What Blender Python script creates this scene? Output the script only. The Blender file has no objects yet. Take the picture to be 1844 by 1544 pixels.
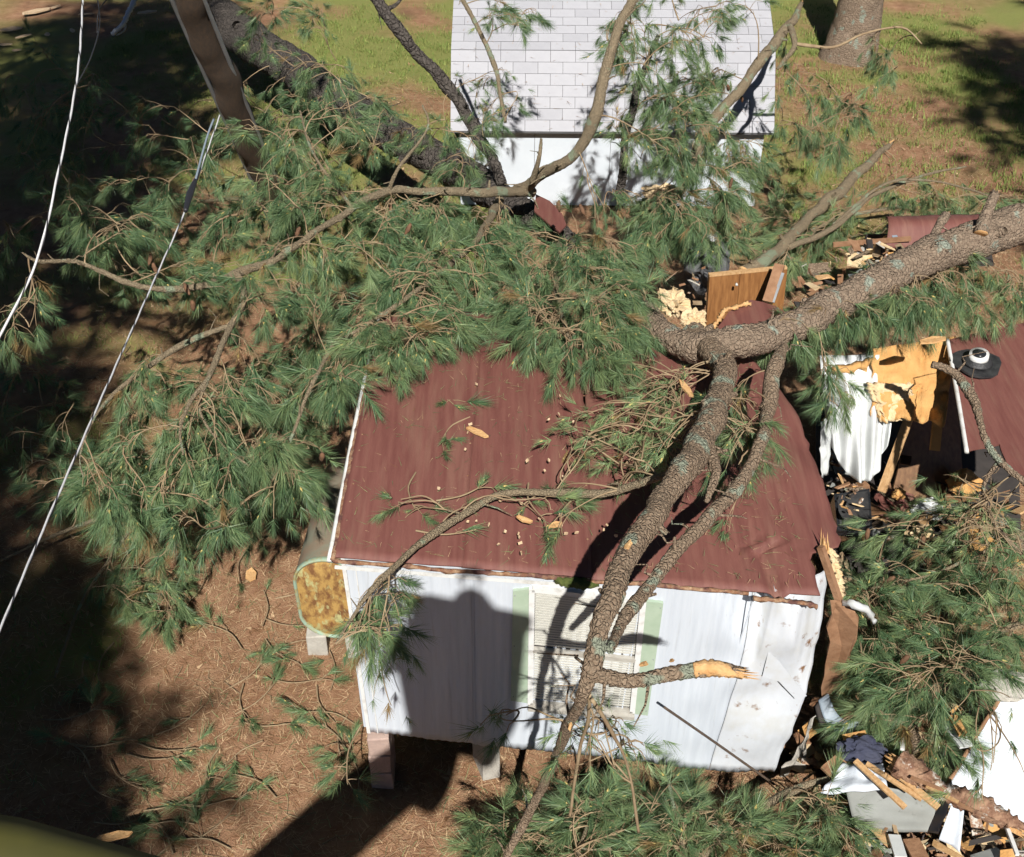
import bpy, math, random
import numpy as np
from mathutils import Vector, Matrix, noise
random.seed(11); rng = np.random.default_rng(5)
scene = bpy.context.scene
C = scene.collection

# ------------------------------------------------------------------ camera
H = 9.0; PITCH = math.radians(38.2); F = 2060.0; CX, CY = 922.0, 772.0
cp, sp = math.cos(PITCH), math.sin(PITCH)
FW = Vector((0, cp, -sp)); UP = Vector((0, sp, cp)); RT = Vector((1, 0, 0)); CAM = Vector((0, 0, H))
cd = bpy.data.cameras.new('camera'); cam = bpy.data.objects.new('camera', cd); C.objects.link(cam)
cam.location = CAM; cam.rotation_euler = (math.pi/2 - PITCH, 0, 0)
cd.sensor_width = 36; cd.lens = 36*F/1844; cd.clip_start = .05; cd.clip_end = 600
scene.camera = cam
# ------------------------------------------------------------------ world, sun, exposure
SUN = (FW + RT*((848-CX)/F) + UP*((CY-1030)/F)).normalized()
ELEV = math.asin(-SUN.z); AZ = math.atan2(-SUN.x, -SUN.y)
w = bpy.data.worlds.new('World'); scene.world = w; w.use_nodes = True
nt = w.node_tree; sky = nt.nodes.new('ShaderNodeTexSky'); sky.sky_type = 'NISHITA'; sky.sun_disc = False
sky.air_density = .4; sky.dust_density = 0.; sky.ozone_density = 1.; sky.altitude = 1500
sky.sun_elevation = ELEV; sky.sun_rotation = AZ
nt.links.new(sky.outputs[0], nt.nodes['Background'].inputs[0]); nt.nodes['Background'].inputs[1].default_value = .05
sl = bpy.data.lights.new('sun', 'SUN'); sl.energy = 5.0; sl.angle = math.radians(.53); sl.color = (1, .965, .91)
so = bpy.data.objects.new('sun', sl); C.objects.link(so); so.location = (0, -10, 30)
so.rotation_euler = SUN.to_track_quat('-Z', 'Y').to_euler()
scene.view_settings.view_transform = 'Standard'; scene.view_settings.look = 'None'
scene.view_settings.exposure = .3; scene.view_settings.gamma = 1
scene.render.engine = 'CYCLES'
scene.cycles.max_bounces = 5; scene.cycles.diffuse_bounces = 1; scene.cycles.glossy_bounces = 2; scene.cycles.transmission_bounces = 3
scene.cycles.use_adaptive_sampling = True; scene.cycles.adaptive_threshold = .03

# ------------------------------------------------------------------ geometry helpers
def ray(px, py): return FW + RT*((px-CX)/F) + UP*((CY-py)/F)
def PZ(px, py, z=0.):
    d = ray(px, py); return CAM + d*((z-H)/d.z)
def PD(px, py, dep): return CAM + ray(px, py)*dep
def PP(px, py, o, n, off=0.):
    d = ray(px, py); return CAM + d*((o-CAM).dot(n)/d.dot(n)) + n*off
def depth(p): return (p-CAM).dot(FW)
def V(*a): return Vector(a)

def tag(o, label, cat, group=None, kind=None):
    if label: o['label'] = label
    if cat: o['category'] = cat
    if group: o['group'] = group
    if kind: o['kind'] = kind
    return o
def thing(name, loc, label, cat, group=None):
    o = bpy.data.objects.new(name, None); C.objects.link(o); o.location = loc; o.empty_display_size = .1
    return tag(o, label, cat, group)
def link(name, me, parent=None):
    o = bpy.data.objects.new(name, me); C.objects.link(o)
    if parent:
        o.parent = parent
        m = Matrix.Translation(parent.location)
        if parent.parent: m = Matrix.Translation(parent.parent.location) @ m
        o.matrix_parent_inverse = m.inverted()
    return o
def mesh(name, vs, fs, mats, parent=None, smooth=False, mi=None):
    me = bpy.data.meshes.new(name); me.from_pydata([tuple(v) for v in vs], [], fs)
    for m in (mats if isinstance(mats, (list, tuple)) else [mats]): me.materials.append(m)
    if smooth: me.polygons.foreach_set('use_smooth', [True]*len(me.polygons))
    if mi is not None: me.polygons.foreach_set('material_index', mi)
    me.update()
    return link(name, me, parent)
def slab(name, pts, th, m, parent=None):
    """polygon of 3D points given a real thickness along its normal (away from the camera)"""
    n = Vector((0, 0, 0))
    for i in range(len(pts)): n += (pts[i]-pts[0]).cross(pts[(i+1) % len(pts)]-pts[0])
    n.normalize()
    if n.dot(CAM-pts[0]) < 0: pts = pts[::-1]; n = -n
    k = len(pts); vs = list(pts)+[p-n*th for p in pts]
    fs = [tuple(range(k)), tuple(range(2*k-1, k-1, -1))]+[((i+1) % k, i, k+i, k+(i+1) % k) for i in range(k)]
    return mesh(name, vs, fs, m, parent)
def sheet(name, c, nu, nv, th, m, parent=None, disp=None, rag=None, smooth=True):
    """bilinear patch c=[bl,br,tr,tl] with thickness; disp(u,v)->(offset along normal, ...); rag(u,v)->in-plane shift vector"""
    n = (c[1]-c[0]).cross(c[3]-c[0]).normalized()
    if n.dot(CAM-c[0]) < 0: n = -n
    vs = []
    for s in (0, 1):
        for j in range(nv+1):
            for i in range(nu+1):
                u, v = i/nu, j/nv
                p = c[0]*(1-u)*(1-v)+c[1]*u*(1-v)+c[2]*u*v+c[3]*(1-u)*v
                if rag: p = p+rag(u, v)
                if disp: p = p+n*disp(u, v)
                vs.append(p-n*(th*s))
    W = nu+1; K = W*(nv+1); fs = []
    for j in range(nv):
        for i in range(nu):
            a = j*W+i; fs.append((a, a+1, a+W+1, a+W)); fs.append((K+a, K+a+W, K+a+W+1, K+a+1))
    for i in range(nu):
        fs.append((i+1, i, K+i, K+i+1)); a = nv*W+i; fs.append((a, a+1, K+a+1, K+a))
    for j in range(nv):
        a = j*W; fs.append((a, a+W, K+a+W, K+a)); a = j*W+nu; fs.append((a+W, a, K+a, K+a+W))
    o = mesh(name, vs, fs, m, parent, smooth)
    return o
def beam(name, a, b, wd, th, m, parent=None, side=None):
    d = (b-a).normalized(); s = side or d.cross(V(0, 0, 1))
    if s.length < .01: s = V(1, 0, 0)
    s = (s-d*s.dot(d)).normalized(); t = s.cross(d)
    vs = []
    for p in (a, b):
        for x, y in ((-1, -1), (1, -1), (1, 1), (-1, 1)): vs.append(p+s*(x*wd/2)+t*(y*th/2))
    return mesh(name, vs, [(3, 2, 1, 0), (4, 5, 6, 7), (0, 1, 5, 4), (1, 2, 6, 5), (2, 3, 7, 6), (3, 0, 4, 7)], m, parent)
def catmull(pts, rad, step):
    P = [Vector(p) for p in pts]; out = []; ro = []
    for i in range(len(P)-1):
        p0 = P[max(i-1, 0)]; p1 = P[i]; p2 = P[i+1]; p3 = P[min(i+2, len(P)-1)]
        n = max(2, int((p2-p1).length/step))
        for k in range(n):
            t = k/n
            out.append(.5*((2*p1)+(p2-p0)*t+(2*p0-5*p1+4*p2-p3)*t*t+(3*p1-p0-3*p2+p3)*t**3)); ro.append(rad[i]*(1-t)+rad[i+1]*t)
    out.append(P[-1]); ro.append(rad[-1]); return out, ro
def tube(name, pts, rad, m, parent=None, seg=10, step=.08, bark=0., bs=16, jag=0., wob=0.):
    pts, rad = catmull(pts, rad, step); vs = []; fs = []
    if bark: pts = [p+noise.noise_vector(p*2.6)*min(.05, rad[i]*.7) for i, p in enumerate(pts)]
    d0 = (pts[1]-pts[0]).normalized(); s = d0.orthogonal().normalized()
    for i, p in enumerate(pts):
        d = (pts[min(i+1, len(pts)-1)]-pts[max(i-1, 0)]).normalized()
        s = (s-d*s.dot(d)).normalized(); t = d.cross(s)
        for k in range(seg):
            a = 2*math.pi*k/seg; q = s*math.cos(a)+t*math.sin(a); r = rad[i]
            if wob: r *= 1+wob*noise.noise((p+q*r)*2.2)
            if bark:
                x = p+q*r; xx = (x-d*(x.dot(d)*.35))*bs
                ds, _ = noise.voronoi(xx); r += bark*(min(1., (ds[1]-ds[0])*2.4)-.6)+bark*.5*noise.noise(x*bs*1.7)
            j = Vector()
            if jag and i == len(pts)-1: j = d*(random.uniform(-.2, 1)*jag)
            vs.append(p+q*r+j)
    for i in range(len(pts)-1):
        for k in range(seg):
            a = i*seg+k; b = i*seg+(k+1) % seg; fs.append((a, b, b+seg, a+seg))
    K = len(pts)*seg
    vs.append(pts[0]); fs += [(K, (k+1) % seg, k) for k in range(seg)]
    e = (len(pts)-1)*seg; vs.append(pts[-1]); fs += [(K+1, e+k, e+(k+1) % seg) for k in range(seg)]
    mi = None
    if isinstance(m, (list, tuple)): mi = [0]*(len(fs)-2*seg)+[1]*(2*seg)
    return mesh(name, vs, fs, m, parent, True, mi)

# ------------------------------------------------------------------ materials
def mat(name, col, rough=.7, col2=None, sc=3., det=6., lo=.35, hi=.65, bump=0., bsc=None, metal=0., stretch=None, col3=None, sc3=1., lo3=.5, hi3=.6, spec=.5, attr=None):
    m = bpy.data.materials.new(name); m.use_nodes = True; t = m.node_tree; b = t.nodes['Principled BSDF']; L = t.links.new
    b.inputs['Roughness'].default_value = rough; b.inputs['Metallic'].default_value = metal
    b.inputs['Specular IOR Level'].default_value = spec
    tc = t.nodes.new('ShaderNodeTexCoord'); src = tc.outputs['Object']
    if stretch:
        mp = t.nodes.new('ShaderNodeMapping'); mp.inputs['Scale'].default_value = stretch; L(src, mp.inputs[0]); src = mp.outputs[0]
    def nz(s, d=6.):
        n = t.nodes.new('ShaderNodeTexNoise'); n.inputs['Scale'].default_value = s; n.inputs['Detail'].default_value = d; n.inputs['Roughness'].default_value = .62; L(src, n.inputs['Vector']); return n.outputs[0]
    def rng_(x, a, c):
        r = t.nodes.new('ShaderNodeMapRange'); r.inputs[1].default_value = a; r.inputs[2].default_value = c; r.clamp = True; L(x, r.inputs[0]); return r.outputs[0]
    def mix(f, a, c):
        x = t.nodes.new('ShaderNodeMix'); x.data_type = 'RGBA'; L(f, x.inputs[0])
        for s, k in ((a, 6), (c, 7)):
            if isinstance(s, tuple): x.inputs[k].default_value = (*s, 1)
            else: L(s, x.inputs[k])
        return x.outputs[2]
    out = None
    if col2: out = mix(rng_(nz(sc, det), lo, hi), col, col2)
    if col3: out = mix(rng_(nz(sc3, det), lo3, hi3), out if out is not None else col, col3)
    if attr:
        a = t.nodes.new('ShaderNodeAttribute'); a.attribute_name = attr[0]
        out = mix(a.outputs['Fac'], out if out is not None else col, attr[1])
    if out is not None: L(out, b.inputs['Base Color'])
    else: b.inputs['Base Color'].default_value = (*col, 1)
    if bump:
        bn = t.nodes.new('ShaderNodeBump'); bn.inputs['Strength'].default_value = bump; bn.inputs['Distance'].default_value = .02
        L(nz(bsc or sc*4, 5.), bn.inputs['Height']); L(bn.outputs[0], b.inputs['Normal'])
    return m
def bark_mat(name, a, b, c, sc, lich=None, seam=.45):
    m = bpy.data.materials.new(name); m.use_nodes = True; t = m.node_tree; p = t.nodes['Principled BSDF']; L = t.links.new; N = t.nodes.new
    p.inputs['Roughness'].default_value = .9; p.inputs['Specular IOR Level'].default_value = .2
    tc = N('ShaderNodeTexCoord'); nz = N('ShaderNodeTexNoise'); nz.inputs['Scale'].default_value = sc*.7; nz.inputs['Detail'].default_value = 4; L(tc.outputs['Object'], nz.inputs['Vector'])
    ad = N('ShaderNodeVectorMath'); ad.operation = 'MULTIPLY_ADD'; L(nz.outputs['Color'], ad.inputs[0]); ad.inputs[1].default_value = (.5/sc*2,)*3; L(tc.outputs['Object'], ad.inputs[2])
    vo = N('ShaderNodeTexVoronoi'); vo.feature = 'DISTANCE_TO_EDGE'; vo.inputs['Scale'].default_value = sc; L(ad.outputs[0], vo.inputs['Vector'])
    vc = N('ShaderNodeTexVoronoi'); vc.inputs['Scale'].default_value = sc; L(ad.outputs[0], vc.inputs['Vector'])
    sep = N('ShaderNodeSeparateColor'); L(vc.outputs['Color'], sep.inputs[0])
    n2 = N('ShaderNodeTexNoise'); n2.inputs['Scale'].default_value = sc*4; n2.inputs['Detail'].default_value = 6; L(tc.outputs['Object'], n2.inputs['Vector'])
    def mix(f, x, y):
        q = N('ShaderNodeMix'); q.data_type = 'RGBA'; L(f, q.inputs[0])
        for k, z in ((6, x), (7, y)):
            if isinstance(z, tuple): q.inputs[k].default_value = (*z, 1)
            else: L(z, q.inputs[k])
        return q.outputs[2]
    def mr(x, lo, hi):
        r = N('ShaderNodeMapRange'); r.inputs[1].default_value = lo; r.inputs[2].default_value = hi; L(x, r.inputs[0]); return r.outputs[0]
    col = mix(sep.outputs[0], a, b); col = mix(mr(n2.outputs[0], .35, .75), col, c)
    if lich:
        n3 = N('ShaderNodeTexNoise'); n3.inputs['Scale'].default_value = 5; n3.inputs['Detail'].default_value = 8; L(tc.outputs['Object'], n3.inputs['Vector'])
        col = mix(mr(n3.outputs[0], lich[1], lich[1]+.05), col, lich[0])
    L(col, p.inputs['Base Color'])
    h = N('ShaderNodeMath'); h.operation = 'MULTIPLY_ADD'; L(mr(vo.outputs['Distance'], 0, .22), h.inputs[0]); h.inputs[1].default_value = 1.; L(n2.outputs[0], h.inputs[2])
    bp = N('ShaderNodeBump'); bp.inputs['Strength'].default_value = 1; bp.inputs['Distance'].default_value = seam/sc; L(h.outputs[0], bp.inputs['Height']); L(bp.outputs[0], p.inputs['Normal'])
    return m
M = {}
M['bark'] = bark_mat('bark', (.22, .145, .095), (.32, .225, .155), (.38, .30, .21), 30, ((.33, .36, .27), .565))
M['bark_trunk'] = bark_mat('bark_trunk', (.18, .125, .088), (.31, .225, .16), (.38, .30, .22), 23, ((.33, .36, .29), .60), .36)
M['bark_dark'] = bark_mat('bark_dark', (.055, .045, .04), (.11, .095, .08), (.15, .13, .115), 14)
M['bark_young'] = bark_mat('bark_young', (.22, .165, .105), (.31, .235, .15), (.36, .30, .20), 42, ((.30, .34, .23), .58))
M['twig'] = mat('twig', (.25, .17, .10), .8, (.37, .28, .17), 8, spec=.25)
M['break'] = mat('fresh_break', (.72, .46, .22), .8, (.62, .34, .14), 18, 6, bump=.6, bsc=60, spec=.2)
def needle_mat(name, a, b):
    m = mat(name, a, .45, attr=('tint', b), spec=.5)
    t = m.node_tree; bs = t.nodes['Principled BSDF']; tr = t.nodes.new('ShaderNodeBsdfTranslucent'); mx = t.nodes.new('ShaderNodeMixShader'); mx.inputs[0].default_value = .28
    src = bs.inputs['Base Color'].links[0].from_socket; t.links.new(src, tr.inputs[0])
    t.links.new(bs.outputs[0], mx.inputs[1]); t.links.new(tr.outputs[0], mx.inputs[2]); t.links.new(mx.outputs[0], t.nodes['Material Output'].inputs[0]); return m
M['needle'] = needle_mat('needles', (.082, .172, .082), (.37, .46, .20))
M['needle_old'] = needle_mat('dry_needles', (.22, .17, .07), (.40, .25, .11))
M['cream'] = mat('cream_splinter', (.66, .50, .33), .8, (.55, .38, .22), 12)
M['bud'] = mat('bud', (.55, .42, .14), .7)
M['cone'] = mat('cone', (.20, .10, .05), .8, (.13, .07, .04), 30, bump=.6, bsc=60)
M['white'] = mat('white_siding', (.64, .685, .74), .45, (.54, .585, .645), 2.2, 8, .35, .7, .15, 8, col3=(.42, .43, .43), sc3=4., lo3=.60, hi3=.85, stretch=(6, 6, .35))
M['dirtywhite'] = mat('soiled_siding', (.63, .66, .70), .5, (.55, .55, .52), 4, 8, .45, .8, .2, 8, col3=(.22, .12, .06), sc3=7, lo3=.60, hi3=.70)
M['shadedsiding'] = mat('siding_shade_grey', (.30, .31, .29), .6, (.22, .23, .215), 3, 8, .35, .7, .2, 12, col3=(.12, .12, .11), sc3=9, lo3=.6, hi3=.72)  # siding with the shade on it put into the colour as grey
M['maroon'] = mat('maroon_roof_paint', (.160, .055, .045), .62, (.212, .084, .066), 4.2, 14, .35, .65, .35, 70, stretch=(4.5, .4, 1), col3=(.27, .15, .105), sc3=2.2, lo3=.50, hi3=.95)
M['rust'] = mat('rust', (.26, .12, .06), .85, (.46, .31, .19), 22, 8, .4, .65, .8, 60, col3=(.13, .055, .045), sc3=9, lo3=.45, hi3=.6)
M['moss'] = mat('moss', (.05, .075, .012), .95, (.11, .13, .03), 20, bump=1, bsc=60)
M['trimwhite'] = mat('white_trim', (.74, .74, .72), .5, (.45, .42, .36), 9, 6, .5, .8)
M['greenpaint'] = mat('green_shutter_paint', (.36, .46, .34), .55, (.44, .53, .41), 5, bump=.1)
M['glassblind'] = mat('blind_slat', (.74, .73, .66), .5, (.66, .65, .58), 3)
M['frame'] = mat('window_frame', (.50, .48, .43), .45, (.36, .33, .28), 8)
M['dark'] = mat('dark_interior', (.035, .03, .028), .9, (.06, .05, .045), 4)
M['darkwood'] = mat('dark_panelling', (.23, .125, .06), .5, (.14, .07, .035), 4, stretch=(6, 6, .6))
M['oak'] = mat('oak_veneer', (.33, .155, .055), .4, (.20, .085, .03), 3.5, 6, .35, .65, .1, 20, stretch=(9, 9, .7))
M['pine'] = mat('raw_lumber', (.62, .40, .20), .75, (.46, .26, .11), 5, 6, .35, .65, .3, 30, stretch=(8, 8, .8))
M['oldwood'] = mat('brown_board', (.36, .20, .11), .8, (.24, .12, .06), 7, 6, .35, .65, .4, 30)
M['insul'] = mat('tan_insulation', (.70, .40, .15), .95, (.55, .28, .09), 5, 10, .3, .7, .8, 40)
M['insul_pale'] = mat('pale_insulation', (.76, .60, .38), .95, (.66, .46, .24), 6, 8, .3, .7, 1., 22)
M['plastic'] = mat('white_plastic_sheet', (.68, .70, .70), .3, (.56, .58, .57), 2.5, bump=.25, bsc=7)
M['black'] = mat('black_plastic', (.012, .014, .017), .22, (.03, .032, .035), 6)
M['tar'] = mat('roof_tar', (.02, .02, .022), .5, (.05, .05, .05), 9, bump=.4, bsc=40)
M['navy'] = mat('navy_fabric', (.035, .04, .075), .9, (.06, .065, .10), 6, bump=.4, bsc=30)
M['steelblue'] = mat('blue_grey_metal', (.22, .27, .32), .5, (.30, .36, .42), 6)
M['greymetal'] = mat('grey_metal', (.40, .42, .44), .4, (.30, .31, .32), 6, metal=.3)
M['shingle'] = mat('white_shingle', (.44, .44, .47), .9, (.51, .51, .54), 2.2, 6, .3, .7, .5, 160)
M['shingle2'] = mat('pale_shingle', (.40, .40, .43), .9, (.48, .48, .51), 2.2, 6, .3, .7, .5, 160)
M['felt'] = mat('roof_felt', (.13, .13, .135), .9, (.09, .09, .095), 6)
M['shedwhite'] = mat('white_shed_wall', (.68, .73, .78), .5, (.62, .67, .72), 2, bump=.05)
M['tankgreen'] = mat('rusty_tank_end', (.46, .28, .085), .75, (.19, .085, .03), 9, 12, .42, .60, .5, 30, col3=(.46, .44, .2), sc3=5, lo3=.53, hi3=.60, stretch=(1.5, 1.5, .8))
M['tankrim'] = mat('mint_tank_rim', (.30, .42, .32), .65, (.34, .28, .12), 9, 8, .45, .6)
M['tankside'] = mat('weathered_tank_side', (.21, .165, .12), .8, (.30, .19, .12), 3.5, 8, .35, .65, .3, 20, col3=(.22, .22, .16), sc3=2, lo3=.48, hi3=.62)
M['concrete'] = mat('concrete', (.52, .49, .43), .9, (.42, .39, .34), 9, bump=.5, bsc=50)
M['brick'] = mat('pier_block', (.50, .36, .30), .9, (.40, .29, .25), 9, bump=.5, bsc=50)
M['polewood'] = mat('pole_wood', (.13, .085, .055), .85, (.075, .055, .042), 3, 8, .3, .7, .6, 20, stretch=(8, 8, .6))
M['cablelight'] = mat('aluminium_strand', (.72, .72, .72), .5, (.6, .6, .62), 40)
M['cableblack'] = mat('black_insulation', (.025, .025, .03), .5)
M['fence'] = mat('grey_fence_board', (.20, .20, .22), .85, (.28, .28, .30), 4, stretch=(6, 6, .5))
M['yellow'] = mat('bucket_shaded_gelcoat', (.085, .08, .018), .6, (.05, .05, .018), 4)  # yellow bucket colour darkened to olive, standing in for shade on it
M['skin'] = mat('skin', (.55, .33, .25), .6); M['jacket'] = mat('jacket', (.06, .07, .10), .85); M['jeans'] = mat('jeans', (.05, .07, .14), .85)
M['hat'] = mat('white_hard_hat', (.75, .75, .72), .35)
M['grass'] = mat('grass', (.12, .20, .04), .7, attr=('tint', (.32, .33, .10)), spec=.25)
M['straw'] = mat('straw', (.22, .11, .05), .85, attr=('tint', (.60, .42, .25)), spec=.25)

# ground: pine straw and soil, grass where the 'grass' attribute is high
def ground_mat():
    m = mat('ground', (.25, .126, .070), .95, (.42, .25, .148), 5., 12, .3, .7, 1., 60, col3=(.15, .085, .05), sc3=.9, lo3=.52, hi3=.75, attr=('grass', (.23, .24, .075)), spec=.15)
    return m
M['ground'] = ground_mat()

# ------------------------------------------------------------------ ground
def inpoly(x, y, poly):
    c = False; j = len(poly)-1
    for i in range(len(poly)):
        xi, yi = poly[i]; xj, yj = poly[j]
        if (yi > y) != (yj > y) and x < (xj-xi)*(y-yi)/(yj-yi)+xi: c = not c
        j = i
    return c
def gz(x, y): return .05*noise.noise(V(x*.35, y*.35, 3))+.02*noise.noise(V(x*1.7, y*1.7, 8))
def grassf(x, y):
    n = noise.fractal(V(x*.55, y*.55, 1.5), 1., 2., 4)
    g = .06
    if 15 < y < 60 and x < -.6+.02*y: g = .62 if x > -4.5 else .35
    if y > 14 and x > 4.5: g = .30
    if y > 23: g = max(g, .5)
    if x < -4: g = max(g, .3)
    g2 = g+n*.55
    return max(0., min(1., (g2-.22)*2.2))
def axis(lo, hi, a, b, st):
    inner = list(np.arange(a, b+st/2, st)); l = []; x = a; s = st
    while x > lo: s *= 1.5; x -= s; l.append(x)
    r = []; x = b; s = st
    while x < hi: s *= 1.5; x += s; r.append(x)
    return l[::-1]+inner+r
xs = axis(-160, 160, -10, 13, .14); ys = axis(-120, 220, 3, 30, .14)
vs = [(x, y, gz(x, y)) for y in ys for x in xs]; W = len(xs)
fs = [(j*W+i, j*W+i+1, (j+1)*W+i+1, (j+1)*W+i) for j in range(len(ys)-1) for i in range(W-1)]
g = mesh('ground', vs, fs, M['ground'], None, True)
at = g.data.attributes.new('grass', 'FLOAT', 'POINT'); at.data.foreach_set('value', [grassf(v[0], v[1]) for v in vs])
tag(g, 'ground of orange pine straw with patches of short green grass', 'ground', kind='structure')

def tri_mesh(name, verts, mats, parent=None, tint=None):
    """verts (n,3,3) -> triangles"""
    n = len(verts); me = bpy.data.meshes.new(name)
    me.vertices.add(n*3); me.vertices.foreach_set('co', np.asarray(verts, np.float32).ravel())
    me.loops.add(n*3); me.loops.foreach_set('vertex_index', np.arange(n*3, dtype=np.int32))
    me.polygons.add(n); me.polygons.foreach_set('loop_start', np.arange(0, n*3, 3, dtype=np.int32)); me.polygons.foreach_set('loop_total', np.full(n, 3, np.int32))
    me.materials.append(mats); me.update(calc_edges=True)
    if tint is not None:
        a = me.attributes.new('tint', 'FLOAT', 'POINT'); a.data.foreach_set('value', np.repeat(np.asarray(tint, np.float32), 3))
    return link(name, me, parent)
def scatter_blades(name, label, cat, N, test, L, wd, mt, flat, box, tmul=1.):
    T = []; ti = []
    while len(T) < N:
        x = random.uniform(box[0], box[1]); y = random.uniform(box[2], box[3]); g_ = test(x, y)
        if random.random() > g_: continue
        z = gz(x, y); a = random.uniform(0, 2*math.pi); l = random.uniform(*L); e = random.uniform(*flat)
        d = V(math.cos(a)*math.cos(e), math.sin(a)*math.cos(e), math.sin(e)); s = V(-math.sin(a), math.cos(a), 0)*(wd/2)
        p = V(x, y, z+.004)
        T.append((p-s, p+s, p+d*l)); ti.append(random.random()**1.5*tmul)
    o = tri_mesh(name, T, mt, None, ti); tag(o, label, cat, kind='stuff'); return o
scatter_blades('grass', 'short green grass growing through the pine straw', 'grass', 62000, lambda x, y: grassf(x, y)**1.3*(.2 if noise.noise(V(x*2.3, y*2.3, 4)) < .05 else 1), (.04, .11), .012, M['grass'], (.5, 1.3), (-9, 11, 5, 28))
scatter_blades('pine_straw', 'fallen brown pine needles littering the ground', 'pine straw', 120000, lambda x, y: (1-grassf(x, y))*(1.2-y/30), (.07, .16), .008, M['straw'], (0, .35), (-6, 9, 5, 24))

def tufts(N):
    T = []; ti = []
    for k in range(N):
        x, y = random.uniform(4.6, 10.5), random.uniform(14, 26)
        z = gz(x, y); rad = random.uniform(.05, .22)
        for b in range(random.randint(20, 60)):
            a = random.uniform(0, 6.283); q = V(x+random.gauss(0, rad), y+random.gauss(0, rad), z); e = random.uniform(.5, 1.4); l = random.uniform(.07, .17)
            d = V(math.cos(a)*math.cos(e), math.sin(a)*math.cos(e), math.sin(e)); sd_ = V(-math.sin(a), math.cos(a), 0)*.008
            T.append((q-sd_, q+sd_, q+d*l)); ti.append(random.random()*.8)
    tag(tri_mesh('weed_tufts', T, M['grass'], None, ti), 'scattered green weed tufts in the orange straw', 'weeds', kind='stuff')
tufts(330)
# ------------------------------------------------------------------ pine foliage engine
def make_proto(n, L, nl, w0, a0, a1):
    n = int(n*random.uniform(.6, 1.15)); nl *= random.uniform(.75, 1.12); a0 *= random.uniform(.75, 1.3); sw = np.array((random.gauss(0, .035), random.gauss(0, .035), 0))
    out = []
    for i in range(n):
        s = random.random()**.7; a = math.radians(a0+(a1-a0)*s+random.gauss(0, 9)); f = random.uniform(0, 2*math.pi)
        l = nl*random.uniform(.75, 1.1); b = np.array((0, 0, L*s)); r = np.array((math.cos(f), math.sin(f), 0))
        d = np.array((0, 0, 1))*math.cos(a)+r*math.sin(a); side = np.cross(d, np.array((random.gauss(0, 1), random.gauss(0, 1), random.gauss(0, 1)))); side /= np.linalg.norm(side)+1e-9
        out.append((b-side*w0/2, b+side*w0/2, b+d*l+sw*random.uniform(.3, 1.4)))
    return np.array(out, np.float32)
PROTO = [make_proto(118, .13, .20, .0044, 44, 9) for _ in range(28)]
PROTO_SMALL = [make_proto(48, .10, .165, .0058, 52, 12) for _ in range(14)]
BUD = np.array([(.008, 0, 0), (0, .008, 0), (-.008, 0, 0), (0, -.008, 0), (0, 0, .03), (0, 0, -.01)], np.float32)
BUDF = [(0, 1, 4), (1, 2, 4), (2, 3, 4), (3, 0, 4), (1, 0, 5), (2, 1, 5), (3, 2, 5), (0, 3, 5)]
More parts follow.
